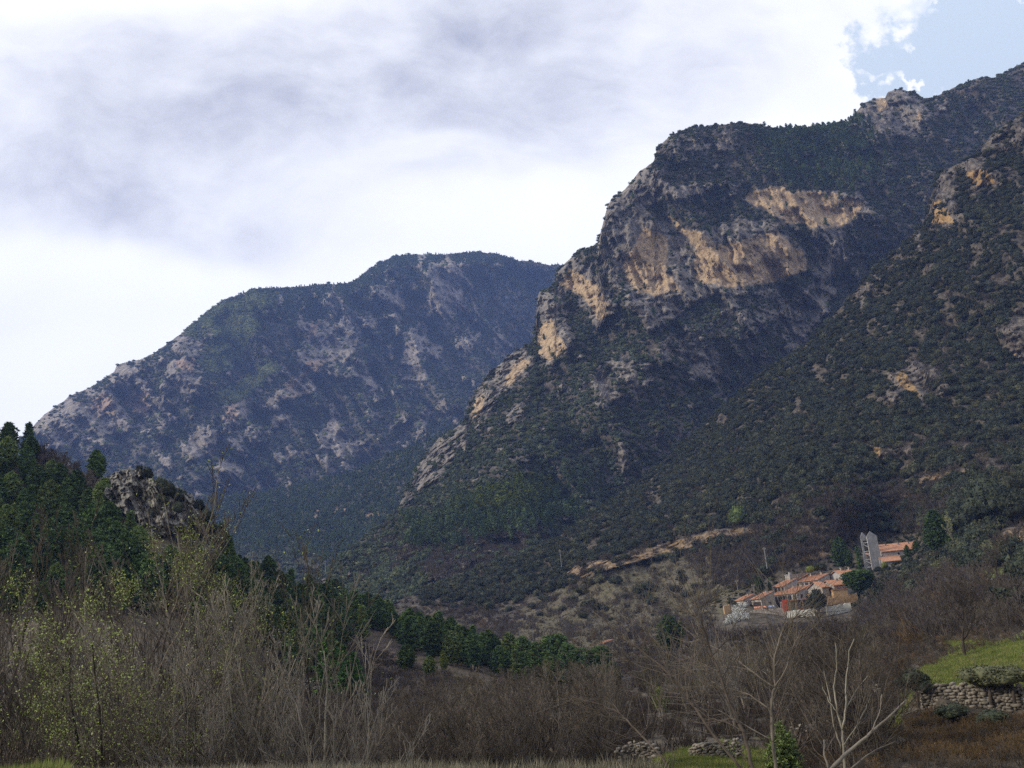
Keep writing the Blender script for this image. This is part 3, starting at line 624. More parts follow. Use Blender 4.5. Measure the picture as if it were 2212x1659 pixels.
def tubes_np(p0, p1, r0, r1, n=3):
    p0, p1 = np.asarray(p0), np.asarray(p1); d = p1 - p0; d = d / (np.linalg.norm(d, axis=1)[:, None] + 1e-9)
    a = np.cross(d, np.array([0.21, 0.47, 0.86])); a /= np.linalg.norm(a, axis=1)[:, None] + 1e-9; b = np.cross(d, a); m = len(p0)
    an = np.arange(n) * 2 * math.pi / n
    ring = a[:, None] * np.cos(an)[None, :, None] + b[:, None] * np.sin(an)[None, :, None]
    V = np.concatenate([p0[:, None] + ring * np.asarray(r0)[:, None, None], p1[:, None] + ring * np.asarray(r1)[:, None, None]], 1).reshape(-1, 3)
    q = []
    for k in range(n): q.append(np.stack([np.arange(m) * 2 * n + k, np.arange(m) * 2 * n + (k + 1) % n, np.arange(m) * 2 * n + n + (k + 1) % n, np.arange(m) * 2 * n + n + k], 1))
    return V, np.concatenate(q)
def grow(seed, h=8.0, r0=0.12, up=0.6, spread=0.75, levels=4, first=0.25, kids=(9, 7, 6, 5), lens=(0.5, 0.5, 0.5, 0.5), stems=1, lean=(0, 0), wob=0.10, rmin=0.006, stemspread=.35, droop=0, limbs1=False):
    """bare broadleaf tree: lists of segments for trunk and twigs"""
    r = np.random.RandomState(seed); trunk, twig = [], []
    def branch(p, d, L, rad, lev):
        n = max(3, int(5 + L * .6)) if lev < 2 else 3
        pts, rads = [p], [rad]; d = d / np.linalg.norm(d)
        for i in range(n):
            d = d + r.randn(3) * wob + np.array([0, 0, up * 0.10 - droop * .1 * (lev > 1)]); d /= np.linalg.norm(d)
            pts.append(pts[-1] + d * L / n); rads.append(max(rmin, rad * (1 - 0.82 * (i + 1) / n)))
        tgt = trunk if lev == 0 else twig
        if lev == 1 and limbs1: tgt = trunk
        for i in range(n): tgt.append((pts[i], pts[i + 1], rads[i], rads[i + 1]))
        if lev >= levels: return
        K = kids[min(lev, len(kids) - 1)]; f0 = first if lev == 0 else 0.15
        for k in range(K):
            t = f0 + (1 - f0) * (k + r.rand() * .9) / K; i = min(n - 1, int(t * n)); fr = t * n - i
            q = pts[i] * (1 - fr) + pts[min(i + 1, n)] * fr; ax = pts[min(i + 1, n)] - pts[i]; ax /= np.linalg.norm(ax)
            s = np.cross(ax, r.randn(3)); s /= np.linalg.norm(s) + 1e-9
            sp = spread * (0.75 + 0.5 * r.rand())
            nd = ax * math.cos(sp) + s * math.sin(sp); nd[2] += up * 0.25
            ll = L * lens[min(lev, len(lens) - 1)] * (1.15 - 0.65 * t) * (0.75 + 0.5 * r.rand())
            branch(q, nd, ll, max(rmin, rads[i] * 0.62), lev + 1)
    for s in range(stems):
        a = 6.283 * s / stems + r.rand(); k = stemspread if stems > 1 else 0
        d = np.array([math.cos(a) * k * (.4 + r.rand()) + lean[0], math.sin(a) * k * (.4 + r.rand()) + lean[1], 1.0])
        branch(np.array([math.cos(a) * .12 * (stems > 1), math.sin(a) * .12 * (stems > 1), -0.3]), d, h * (1.0 if s == 0 else .7 + .3 * r.rand()), r0 * (1 if s == 0 else .7), 0)
    return trunk, twig
def seg_mesh(name, segs, n=3):
    p0, p1, a, b = (np.array([s[k] for s in segs]) for k in range(4))
    V, q = tubes_np(p0, p1, a, b, n); return mesh_from(name, V, quads=q, smooth=True)
def leaves_mesh(name, segs, n, size, seed, spread=0.08, tipr=0.02, zmin=-9, zmax=99, sel=None):
    r = np.random.RandomState(seed); tip = [s for s in segs if s[3] <= tipr and zmin < s[1][2] < zmax and (sel is None or sel(s[1]))]
    k = r.randint(0, len(tip), n); c = np.array([tip[i][1] for i in k]) + r.randn(n, 3) * spread
    a = r.randn(n, 3); a /= np.linalg.norm(a, axis=1)[:, None]; b = np.cross(a, r.randn(n, 3)); b /= np.linalg.norm(b, axis=1)[:, None]
    s = size * (0.6 + 0.8 * r.rand(n, 1))
    V = np.stack([c - a * s, c - b * s * .5, c + a * s, c + b * s * .5], 1).reshape(-1, 3)
    return mesh_from(name, V, quads=np.arange(n * 4).reshape(-1, 4))

# ------------------------------------------------------------------ plants: colours
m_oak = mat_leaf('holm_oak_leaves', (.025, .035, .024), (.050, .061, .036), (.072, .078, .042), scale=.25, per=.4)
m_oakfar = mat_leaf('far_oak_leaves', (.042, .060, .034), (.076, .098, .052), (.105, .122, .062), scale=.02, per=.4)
m_farpale = mat_leaf('far_pale_leaves', (.16, .20, .08), (.23, .26, .11), None, scale=.02, per=.3)  # on the far mountain this paler green carries painted sunlight
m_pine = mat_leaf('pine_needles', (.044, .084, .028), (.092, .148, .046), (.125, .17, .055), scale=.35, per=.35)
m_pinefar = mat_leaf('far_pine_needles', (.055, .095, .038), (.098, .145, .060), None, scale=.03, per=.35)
m_ypine = mat_leaf('yellowish_pine_needles', (.075, .105, .018), (.12, .15, .025), None, scale=.1, per=.3)
m_bark = mat_simple('dark_bark', (.040, .032, .026), (.095, .080, .064), 1.5, bmp=.2, per_obj=.25)
m_twig = mat_simple('brown_twigs', (.060, .051, .041), (.130, .112, .090), .5, bmp=0, per_obj=.35)
m_twigg = mat_simple('grey_twigs', (.12, .108, .088), (.24, .22, .18), .6, bmp=0, per_obj=.25)
m_pale = mat_simple('pale_bark', (.13, .122, .095), (.27, .255, .20), 2.2, bmp=.2)
m_twigp = mat_simple('purplish_twigs', (.062, .053, .046), (.125, .108, .092), .5, bmp=0, per_obj=.35)
m_twigr = mat_simple('russet_twigs', (.09, .062, .032), (.155, .112, .06), .5, bmp=0, per_obj=.3)
m_bud = mat_leaf('fresh_leaves', (.20, .25, .06), (.30, .35, .11), None, scale=1.0, per=.15)
m_willow = mat_leaf('willow_leaves', (.13, .17, .03), (.20, .23, .05), None, scale=1.0, per=.25)
m_white = mat_leaf('blossom', (.60, .63, .60), (.78, .80, .76), None, scale=1.0, per=.1)

# ------------------------------------------------------------------ instanced ground cover ("stuff")
def proto_coll(name, meshes, mat):
    c = bpy.data.collections.new(name)
    for i, me in enumerate(meshes):
        if not me.materials: me.materials.append(mat)
        o = bpy.data.objects.new(me.name, me); c.objects.link(o)
    return c
def stuff(name, P, scl, coll, label, cat, seed=0, sink=0.15, tall=None):
    r = np.random.RandomState(seed); n = len(P)
    me = bpy.data.meshes.new(name); me.vertices.add(n); P = P.copy(); P[:, 2] -= scl * sink
    me.vertices.foreach_set('co', P.astype(np.float32).ravel())
    zs = scl * (tall if tall is not None else 1.0) * (0.8 + 0.4 * r.rand(n))
    for k, a in (('sx', scl), ('sz', zs), ('rz', r.rand(n) * 6.28)):
        at_ = me.attributes.new(k, 'FLOAT', 'POINT'); at_.data.foreach_set('value', a.astype(np.float32))
    at_ = me.attributes.new('pick', 'INT', 'POINT'); at_.data.foreach_set('value', r.randint(0, 1000, n).astype(np.int32))
    o = put(name, me); tag(o, label, cat, kind='stuff')
    g = bpy.data.node_groups.new(name, 'GeometryNodeTree'); g.interface.new_socket('Geometry', in_out='INPUT', socket_type='NodeSocketGeometry'); g.interface.new_socket('Geometry', in_out='OUTPUT', socket_type='NodeSocketGeometry')
    N = g.nodes; L = g.links; gi = N.new('NodeGroupInput'); go = N.new('NodeGroupOutput')
    ci = N.new('GeometryNodeCollectionInfo'); ci.inputs['Collection'].default_value = coll; ci.inputs['Separate Children'].default_value = True; ci.inputs['Reset Children'].default_value = True
    ip = N.new('GeometryNodeInstanceOnPoints'); ip.inputs['Pick Instance'].default_value = True
    def attr(nm, ty='FLOAT'):
        a = N.new('GeometryNodeInputNamedAttribute'); a.data_type = ty; a.inputs['Name'].default_value = nm; return a.outputs['Attribute']
    cs = N.new('ShaderNodeCombineXYZ'); L.new(attr('sx'), cs.inputs[0]); L.new(attr('sx'), cs.inputs[1]); L.new(attr('sz'), cs.inputs[2])
    cr = N.new('ShaderNodeCombineXYZ'); L.new(attr('rz'), cr.inputs[2])
    L.new(gi.outputs[0], ip.inputs['Points']); L.new(ci.outputs[0], ip.inputs['Instance']); L.new(attr('pick', 'INT'), ip.inputs['Instance Index'])
    L.new(cr.outputs[0], ip.inputs['Rotation']); L.new(cs.outputs[0], ip.inputs['Scale']); L.new(ip.outputs[0], go.inputs[0])
    md = o.modifiers.new('scatter', 'NODES'); md.node_group = g
    return o
oaks = proto_coll('oak_shapes', [bush_mesh('oak_shape', 10 + k, 6 + k % 3, 1, 900, leaf=.075) for k in range(7)], m_oak)
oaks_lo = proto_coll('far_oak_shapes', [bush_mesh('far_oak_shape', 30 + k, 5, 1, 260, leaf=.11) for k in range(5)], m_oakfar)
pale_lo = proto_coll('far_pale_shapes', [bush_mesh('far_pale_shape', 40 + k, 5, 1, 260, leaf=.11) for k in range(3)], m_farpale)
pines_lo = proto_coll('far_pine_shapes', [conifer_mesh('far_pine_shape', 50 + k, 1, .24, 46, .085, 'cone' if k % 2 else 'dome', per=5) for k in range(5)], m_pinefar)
ypines = proto_coll('yellow_pine_shapes', [conifer_mesh('yellow_pine_shape', 60 + k, 1, .30, 60, .08, 'dome', per=6) for k in range(3)], m_ypine)
def twigbush(name, seed, mat, n=7, h=1.0):
    t, w_ = grow(seed, h, .02, up=.5, spread=.6, levels=2, kids=(7, 5), lens=(.55, .5), stems=n, rmin=.007, stemspread=.55, first=.1)
    me = seg_mesh(name, t + w_, 3); me.materials.append(mat); return me
m_under = mat_simple('dark_twigs', (.040, .032, .025), (.085, .068, .052), .5, bmp=0)  # brown twig colour darkened for contrast with the paler limbs
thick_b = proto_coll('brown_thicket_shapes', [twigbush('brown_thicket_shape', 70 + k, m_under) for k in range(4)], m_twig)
thick_p = proto_coll('purple_thicket_shapes', [twigbush('purple_thicket_shape', 80 + k, m_twigp) for k in range(4)], m_twigp)
thick_r = proto_coll('russet_thicket_shapes', [twigbush('russet_thicket_shape', 85 + k, m_twigr) for k in range(3)], m_twigr)

r_ = np.random.RandomState(5)
def sizes(n, a, b): return a + (b - a) * r_.rand(n) ** 1.8
nz = lambda px, py, sc, sd: fbm(np.stack([px, py, px * 0], 1), sc, 3, .5, sd)
# far mountain
def df_far(px, py, a): return np.clip(1.08 - 1.3 * a['rock'], 0.07, 1) * (1 - .5 * sst(nz(px, py, 20, 30), 0, .35)) * (1 - .8 * sst(a['grass'], .2, .5))
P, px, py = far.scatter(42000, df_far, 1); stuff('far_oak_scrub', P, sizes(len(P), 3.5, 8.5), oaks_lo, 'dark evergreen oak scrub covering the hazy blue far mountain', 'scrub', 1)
P, px, py = far.scatter(7000, lambda px, py, a: a['grass'] + .003, 2); stuff('far_pale_scrub', P, sizes(len(P), 4, 9), pale_lo, 'green scrub on a rib of the far mountain, sunlight painted in as paler leaves', 'scrub', 2)
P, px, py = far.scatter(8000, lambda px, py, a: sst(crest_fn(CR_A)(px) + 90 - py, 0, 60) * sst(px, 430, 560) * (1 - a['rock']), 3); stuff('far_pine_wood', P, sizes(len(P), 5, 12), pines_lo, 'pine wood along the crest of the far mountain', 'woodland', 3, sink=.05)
# middle slope
P, px, py = mid.scatter(7000, lambda px, py, a: sst(px * .16 + 1215 - py - 112, -20, 30) + .03, 4); stuff('middle_pine_wood', P, sizes(len(P), 7, 13), pines_lo, 'dark green pine wood covering the middle slope below the far mountain', 'woodland', 4, sink=.05)
P, px, py = mid.scatter(9000, lambda px, py, a: (1 - .85 * a['rock']) * (1 - .7 * sst(nz(px, py, 20, 47), 0, .3)), 45); stuff('middle_oak_scrub', P, sizes(len(P), 2.5, 6), oaks_lo, 'grey green oak scrub on the lower part of the middle slope', 'scrub', 45)
# cliff mountain
def df_cl(px, py, a): return (1 - .93 * a['ochre']) * np.clip(1.02 - 1.35 * a['rock'] * (1 - .25 * sst(nz(px, py, 18, 35), 0, .3)), 0.0, 1) * (1 - .55 * sst(nz(px, py, 30, 34), 0, .35)) + .035 * (1 - a['ochre'])
P, px, py = cliff.scatter(44000, df_cl, 5); stuff('cliff_oak_scrub', P, sizes(len(P), 1.8, 4.6), oaks_lo, 'dark evergreen oak scrub covering the cliff mountain round its orange faces', 'scrub', 5)
P, px, py = cliff.scatter(160, lambda px, py, a: poly_in(px, py, [(1030, 1110), (1050, 1060), (1110, 1060), (1150, 1085), (1140, 1115), (1080, 1120)], 8) + .5 * poly_in(px, py, [(950, 1100), (1180, 1050), (1200, 1080), (1000, 1120)], 15), 6)
stuff('yellow_green_pines', P, sizes(len(P), 9, 14), ypines, 'patch of yellow green pines low on the cliff mountain', 'woodland', 6, sink=.05)
P, px, py = cliff.scatter(2600, lambda px, py, a: poly_in(px, py, [(1650, 275), (1850, 265), (1900, 330), (1850, 400), (1700, 380), (1650, 330)], 30) * .8 + .004 + .6 * poly_in(px, py, [(880, 1140), (1250, 1040), (1250, 1130), (900, 1180)], 30), 7)
stuff('cliff_pine_wood', P, sizes(len(P), 6, 11), pines_lo, 'dark pines scattered over the shoulder of the cliff mountain', 'woodland', 7, sink=.05)
P, px, py = cliff.scatter(2500, lambda px, py, a: poly_in(px, py, [(850, 1140), (1100, 1100), (1250, 1130), (1100, 1230), (800, 1230)], 30), 8); stuff('cliff_foot_thicket', P, sizes(len(P), 3, 5.5), thick_p, 'purplish leafless thicket at the foot of the cliff mountain', 'thicket', 8, sink=.02)
# spur
VIL = [(1540, 1372), (1535, 1300), (1700, 1225), (1850, 1170), (1870, 1150), (2005, 1150), (2010, 1235), (1900, 1262), (1860, 1350)]
def novil(px, py): return 1 - poly_in(px, py, VIL, 6)
def df_sp(px, py, a):
    n = nz(px, py, 40, 33)
    return np.clip(1.05 - 1.2 * a['rock'], 0, 1) * (1 - .97 * a['grass']) * (1 - a['green']) * (1 - .45 * a['open'] * sst(n, -.3, .2)) * (1 - a['tan'] * .97) * (1 - .82 * sst(nz(px, py, 20, 37), .02, .28)) * (1 - .7 * a['brown']) * sst(1330 - py, 0, 70) * novil(px, py)
P, px, py = spur.scatter(22000, df_sp, 9); stuff('spur_oak_scrub', P, sizes(len(P), 1.0, 4.0), oaks, 'dark evergreen oak scrub covering the slope above the village', 'scrub', 9)
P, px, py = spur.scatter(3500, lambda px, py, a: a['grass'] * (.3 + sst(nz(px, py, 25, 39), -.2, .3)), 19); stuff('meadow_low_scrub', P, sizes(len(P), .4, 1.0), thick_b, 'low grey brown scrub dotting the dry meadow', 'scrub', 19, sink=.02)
P, px, py = spur.scatter(6500, lambda px, py, a: (a['brown'] + .06 + .05 * (py > 950)) * novil(px, py) * (py < 1385), 10); stuff('slope_thicket', P, sizes(len(P), 2.5, 5.0), thick_p, 'purplish leafless thicket above and beside the village', 'thicket', 10, sink=.02)
P, px, py = spur.scatter(500, lambda px, py, a: novil(px, py) * (.06 + a['brown']) * (py > 1000) * (py < 1400) * sst(nz(px, py, 60, 44), .1, .3), 11); stuff('russet_scrub', P, sizes(len(P), 2.0, 4.0), thick_r, 'russet brown leafless scrub dotted over the slope by the village', 'scrub', 11, sink=.02)
P, px, py = spur.scatter(700, lambda px, py, a: (1 - novil(px, py)) * (py < 1312), 20); stuff('village_scrub', P, sizes(len(P), .5, 1.5), oaks, 'low dark scrub between and below the village houses', 'scrub', 20)
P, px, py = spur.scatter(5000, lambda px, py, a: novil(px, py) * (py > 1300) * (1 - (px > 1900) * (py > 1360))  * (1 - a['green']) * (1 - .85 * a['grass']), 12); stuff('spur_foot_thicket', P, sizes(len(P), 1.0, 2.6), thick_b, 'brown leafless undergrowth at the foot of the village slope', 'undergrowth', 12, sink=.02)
# ------------------------------------------------------------------ village
def v2(cx, cy): return 1516 + cx * .2193, 1121.8 + cy * .2193            # survey sheet of the village -> view bearings
m_wallg = mat_simple('grey_render', (.30, .29, .28), (.42, .41, .39), .6, bmp=.2)
m_walls = mat_simple('stone_wall', (.20, .185, .165), (.44, .40, .35), 1.6, bmp=.6, bd=.05)
m_wallw = mat_simple('pale_render', (.42, .40, .36), (.58, .55, .50), .5, bmp=.2)
m_ochre = mat_simple('ochre_render', (.38, .25, .13), (.50, .35, .20), .6, bmp=.1)
m_white = m_white
m_wood = mat_simple('brown_wood', (.09, .05, .03), (.18, .10, .06), 2, bmp=.1)
m_red = mat_simple('red_paint', (.42, .06, .03), (.55, .10, .05), 1.0, bmp=.1)
m_orangep = mat_simple('orange_awning_cloth', (.44, .18, .10), (.54, .26, .16), 1.0, bmp=.1)
m_blue = mat_simple('blue_awning_cloth', (.20, .32, .60), (.42, .52, .75), 1.0, bmp=.1)
m_glass, t_, b_ = new_mat('glass_and_shaded_opening', .25); b_.inputs['Base Color'].default_value = (.02, .022, .027, 1); b_.inputs['Specular IOR Level'].default_value = .4  # near-black: window glass, and painted shade in open loggias and bays
m_retain = mat_simple('limewashed_wall', (.50, .50, .43), (.78, .78, .70), .45, bmp=.5, bd=.05)
m_metal = mat_simple('galvanised_metal', (.20, .215, .24), (.30, .32, .35), 2, .5, bmp=0)
def mat_tiles():
    m, t, b = new_mat('terracotta_tiles', .85); P = pos(t)
    n = t.noise(P, .8, 5, .65).outputs[0]; n2 = t.noise(P, 5, 3, .6).outputs[0]
    c = t.mix(t.ramp(n, .3, .7), (.33, .165, .10), (.47, .27, .175)); c = t.mix(t.math('MULTIPLY', t.ramp(n2, .5, .75), .6), c, (.24, .12, .08))
    t.l.new(c, b.inputs['Base Color']); bump(t, b, n2, .6, .08); return m
m_tiles = mat_tiles()
VAZ = math.atan2(at(1710, 1290, 400)[0], at(1710, 1290, 400)[1])
def axes(ang):
    a = VAZ + R(ang); D_ = np.array([math.sin(a), math.cos(a), 0]); b = a - math.pi / 2
    return np.array([math.sin(b), math.cos(b), 0]), D_
class LB(MB):
    """mesh builder in house axes: x = along the facade to the left, y = along the side wall, z = up"""
    def __init__(s, W_, D_): super().__init__(); s.W_, s.D_ = W_, D_
    def build(s, name, mat, parent=None, **k):
        v = np.array(s.v); s.v = list(map(tuple, v[:, :1] * s.W_ + v[:, 1:2] * s.D_ + v[:, 2:] * np.array([0, 0, 1]))); return super().build(name, mat, parent, **k)
def house(name, label, cx, cy, fpx, spx, hpx, kind, dist, ang=50, slope=.33, wall=None, wins=(), sidewins=(), balc=None, chim=None, base=7, over=.55, cat='house', group=None, tiles=True, roundwin=None):
    wall = wall or m_wallg; W_, D_ = axes(ang); k = .2193 * dist / FPX
    x, y = v2(cx, cy); o = at(x, y, dist); w = fpx * k / max(.2, abs(math.cos(R(ang)))); d = spx * k / max(.2, math.sin(R(ang))); h = hpx * k
    e = empty(name, tuple(o - np.array([0, 0, h])), 0, label, cat, group); up = h
    def L(): return LB(W_, D_)
    if kind == 'mono': prof = [(0, 0, -base), (0, 0, up), (0, d, up + d * slope), (0, d, -base)]; L().prism(prof, (0, 0, 0), (w, 0, 0)).build('wall', wall, e)
    else:
        top = [(w, 0, up), (w / 2, 0, up + slope * w / 2), (0, 0, up)] if kind == 'gable' else [(w, 0, up + slope * w), (0, 0, up)]
        L().prism([(0, 0, -base), (w, 0, -base)] + top, (0, 0, 0), (0, d, 0)).build('wall', wall, e)
    th = .2; g = .03; ov = over
    rf = L()
    if kind == 'mono': rf.prism([(0, -ov, up - ov * slope + g), (0, d + .1, up + (d + .1) * slope + g), (0, d + .1, up + (d + .1) * slope + g + th), (0, -ov, up - ov * slope + g + th)], (-ov * .5, 0, 0), (w + ov * .5, 0, 0))
    elif kind == 'gable':
        rg = up + slope * w / 2 + g
        rf.prism([(-ov, 0, up - ov * slope + g), (w / 2, 0, rg), (w + ov, 0, up - ov * slope + g), (w + ov, 0, up - ov * slope + g + th), (w / 2, 0, rg + th * 1.15), (-ov, 0, up - ov * slope + g + th)], (0, -ov, 0), (0, d + ov * .3, 0))
    else: rf.prism([(-ov, 0, up - ov * slope + g), (w, 0, up + slope * w + g), (w, 0, up + slope * w + g + th), (-ov, 0, up - ov * slope + g + th)], (0, -.2, 0), (0, d + .2, 0))
    roof = rf.build('roof', m_tiles if tiles else m_wallg, e)
    # tile courses standing a little proud
    tc = L(); n = 0
    if kind == 'mono':
        for i in range(int(w / .5)): xx = -ov * .4 + i * .5; tc.prism([(xx, -ov, up - ov * slope + g + th), (xx, d, up + d * slope + g + th), (xx, d, up + d * slope + g + th + .07), (xx, -ov, up - ov * slope + g + th + .07)], (0, 0, 0), (.22, 0, 0))
    elif kind == 'gable':
        for i in range(int(d / .5)): yy = -ov * .8 + i * .5; tc.prism([(-ov, yy, up - ov * slope + g + th), (w / 2, yy, rg + th * 1.15), (w / 2, yy, rg + th * 1.15 + .07), (-ov, yy, up - ov * slope + g + th + .07)], (0, 0, 0), (0, .22, 0))
    if tc.v: tc.build('tile_row', m_tiles, roof)
    for (x0, z0, ww, hh) in wins:                       # on the facade (y = 0)
        f = L(); f.box(x0, -.10, z0, x0 + ww, .02, z0 + .1).box(x0, -.10, z0 + hh - .1, x0 + ww, .02, z0 + hh).box(x0, -.10, z0 + .1, x0 + .1, .02, z0 + hh - .1).box(x0 + ww - .1, -.10, z0 + .1, x0 + ww, .02, z0 + hh - .1)
        fo = f.build('window', m_wood, e); L().box(x0 + .1, -.03, z0 + .1, x0 + ww - .1, .02, z0 + hh - .1).build('pane', m_glass, fo)  # dark panes also stand in for shade inside open bays and loggias
    for (y0, z0, ww, hh) in sidewins:
        f = L(); f.box(-.10, y0, z0, .02, y0 + ww, z0 + .1).box(-.10, y0, z0 + hh - .1, .02, y0 + ww, z0 + hh).box(-.10, y0, z0 + .1, .02, y0 + .1, z0 + hh - .1).box(-.10, y0 + ww - .1, z0 + .1, .02, y0 + ww, z0 + hh - .1)
        fo = f.build('window', m_wood, e); L().box(-.03, y0 + .1, z0 + .1, .02, y0 + ww - .1, z0 + hh - .1).build('pane', m_glass, fo)
    for (x0, z0, ww, mt) in (balc or []):
        b = L(); b.box(x0, -1.2, z0 - .18, x0 + ww, -.01, z0); bo = b.build('balcony', m_wood, e)
        r_2 = L(); r_2.box(x0, -1.2, z0 + .9, x0 + ww, -1.12, z0 + 1.0)
        for i in range(int(ww / .45) + 1): r_2.box(x0 + i * .45, -1.19, z0 + .01, x0 + i * .45 + .16, -1.13, z0 + .89)
        r_2.build('railing', mt, bo)
    for (xx, yy, hh) in (chim or []):
        zz = up + (yy * slope if kind == 'mono' else slope * min(xx, w - xx) if kind == 'gable' else xx * slope)
        c = L(); c.box(xx, yy, zz + .3, xx + .6, yy + .6, zz + hh); c.box(xx - .08, yy - .08, zz + hh, xx + .68, yy + .68, zz + hh + .15); c.build('chimney', m_walls, roof)
    if roundwin:
        y0, z0, rr = roundwin; n = 16
        ring = [(0, y0 + rr * math.cos(i * 6.2832 / n), z0 + rr * math.sin(i * 6.2832 / n)) for i in range(n)]; fo = L().prism(ring, (-.12, 0, 0), (.02, 0, 0)).build('round_window', m_wallw, e)
        L().prism([(0, y0 + (p[1] - y0) * .75, z0 + (p[2] - z0) * .75) for p in ring], (-.15, 0, 0), (-.125, 0, 0)).build('pane', m_glass, fo)
    return e, W_, D_, w, d, h
def row(n, x0, step, z, w, h): return [(x0 + i * step, z, w, h) for i in range(n)]
house('terraced_house', 'grey house at the left end of the upper village row, below the grey chimney wall', 810, 655, 100, 120, 85, 'mono', 402, wins=row(3, .5, 1.9, 1.0, 1.3, 2.0), sidewins=[(1.8, 1.2, .8, 1.1)], chim=[(1.2, 4.5, 1.1)])
house('terraced_house', 'long house in the middle of the upper row with dark bays under its roof', 1150, 592, 222, 105, 80, 'mono', 406, wins=row(5, .6, 2.7, .4, 2.0, 2.3), sidewins=[(2.6, 1.3, .8, 1.1)], chim=[(3, 4.5, 1.2), (9, 4.6, 1.2)])  # shade under the bays is put in as dark panes
house('terraced_house', 'gabled house at the right end of the upper village row, beside the round pine', 1388, 545, 118, 140, 95, 'gable', 406, slope=.42, wins=row(3, 1.2, 1.8, .9, .9, 1.7), sidewins=[(2, 1.2, 1.0, 1.1), (5, 1.2, 1.0, 1.1)], chim=[(3.2, 2.5, 1.3), (3.2, 6.5, 1.3)])
house('back_house', 'house behind the upper row with a shaded red brick roof edge', 960, 588, 90, 90, 40, 'mono', 416, wins=[], chim=[])
house('terraced_house', 'stepped house with long orange roof just above the red panelled garage', 935, 722, 226, 128, 78, 'mono', 392, wins=row(5, .5, 2.75, .5, 1.9, 2.0) + row(4, 1.0, 3.2, -2.8, 1.6, 1.9), sidewins=[(1.6, .9, .9, 1.5), (4.2, .9, .9, 1.5)], balc=[(7.5, .3, 6.0, m_wood)], chim=[(2, 4.5, 1.2), (6.5, 4.5, 1.2), (11, 4.6, 1.2)])
house('gabled_house', 'cream gabled house with a white chair on its wooden balcony, centre of the lower row', 1185, 668, 125, 60, 85, 'gable', 388, slope=.48, wall=m_walls, wins=[(1.0, .8, 1.4, 2.0), (4.5, .8, 1.4, 2.0)], balc=[(.1, .4, 7.4, m_ochre)])
house('gabled_house', 'gabled house at the right of the lower row with ochre lower walls', 1300, 648, 116, 135, 92, 'gable', 390, slope=.48, wall=m_walls, wins=[(1.2, .9, 1.5, 2.0), (4.3, .9, 1.5, 2.0)], sidewins=[(1.5, 1.2, 1.0, 1.2), (4.6, 1.2, 1.0, 1.2)], balc=[(.1, .3, 6.6, m_wood)], chim=[(2.6, 4.0, 1.0)])
house('terraced_house', 'stone house with dark loggia at the left of the village, above the orange awning', 585, 778, 96, 122, 92, 'mono', 392, wall=m_walls, wins=[(.6, .6, 4.4, 1.9), (.6, -2.6, 4.4, 1.7)], sidewins=[(3.4, 1.2, 1.0, .9)], chim=[(2, 4.5, 1.0)])  # loggia has no recess; its shade is painted as wide dark panes
house('terraced_house', 'small leftmost orange roofed house partly hidden behind the white blossom tree', 415, 792, 74, 92, 84, 'mono', 396, wall=m_walls, wins=[(.8, .7, 1.2, 1.7), (3.0, .7, 1.2, 1.7)], chim=[(1.5, 3.2, 1.0)])
# grey wall and chimney block behind the upper row
k = .2193 * 414 / FPX; W_, D_ = axes(50); e = empty('parapet_building', tuple(at(*v2(875, 605), 414)), 0, 'grey flat topped building with a tall chimney stack behind the upper row', 'building')
LB(W_, D_).box(0, 0, -4, 3, 15, 2.2).build('wall', m_walls, e); LB(W_, D_).box(-.1, -.1, 2.203, 3.1, 15.1, 2.5).build('roof', m_wallg, e); LB(W_, D_).box(.2, .2, 2.503, 1.0, 1.0, 3.3).build('chimney', m_wallg, e)
# garage level
e = empty('garage', tuple(at(*v2(1062, 880), 384)), 0, 'open garage with pinkish slab roof and a tall red panel at its left end', 'garage'); W_, D_ = axes(74)
def BX(*a): return LB(W_, D_).box(*a)
# here x runs away to the back left; use screen-lateral axis y negative towards the left
BX(3.0, -9.5, -4, 3.3, .2, 3.4).build('wall', m_walls, e)
BX(-.4, -7.4, 3.403, 3.4, .3, 3.7).build('roof', m_orangep, e)
for yy in (-6.9, -4.8, -2.3, -.2): BX(0, yy, -4, .3, yy + .3, 3.398).build('post', m_ochre, e)
BX(-.2, -9.6, -.4, .1, -7.5, 4.1).build('door', m_red, e); tag(e.children[-1], 'tall red panelled door')
BX(.05, -4.4, -.3, .15, -2.4, .3).build('railing', m_red, e); BX(.05, -6.4, -.3, .15, -5.1, .6).build('bin_panel', mat_simple('green_paint', (.04, .13, .09), (.07, .2, .13)), e)
# ochre terrace walls
e = empty('terrace_parapet', tuple(at(*v2(1240, 840), 383)), 0, 'ochre yellow slatted parapet of the terrace in front of the lower gabled houses', 'parapet'); W_, D_ = axes(74)
BX(0, 0, -.2, .25, 11.3, 2.2).build('wall', m_ochre, e)
s = LB(W_, D_)
for i in range(24): s.box(-.08, .1 + i * .47, .3, -.003, .3 + i * .47, 3.0)
s.build('slat', m_ochre, e)
e = empty('ochre_annex', tuple(at(*v2(1300, 745), 387.0)), 0, 'ochre orange storey standing under the right gabled house', 'building'); BX(0, 0, -3, 2.6, 5.2, 1.7).build('wall', m_ochre, e); BX(-.2, -.1, 1.703, 2.8, 5.3, 1.9).build('roof', m_orangep, e)
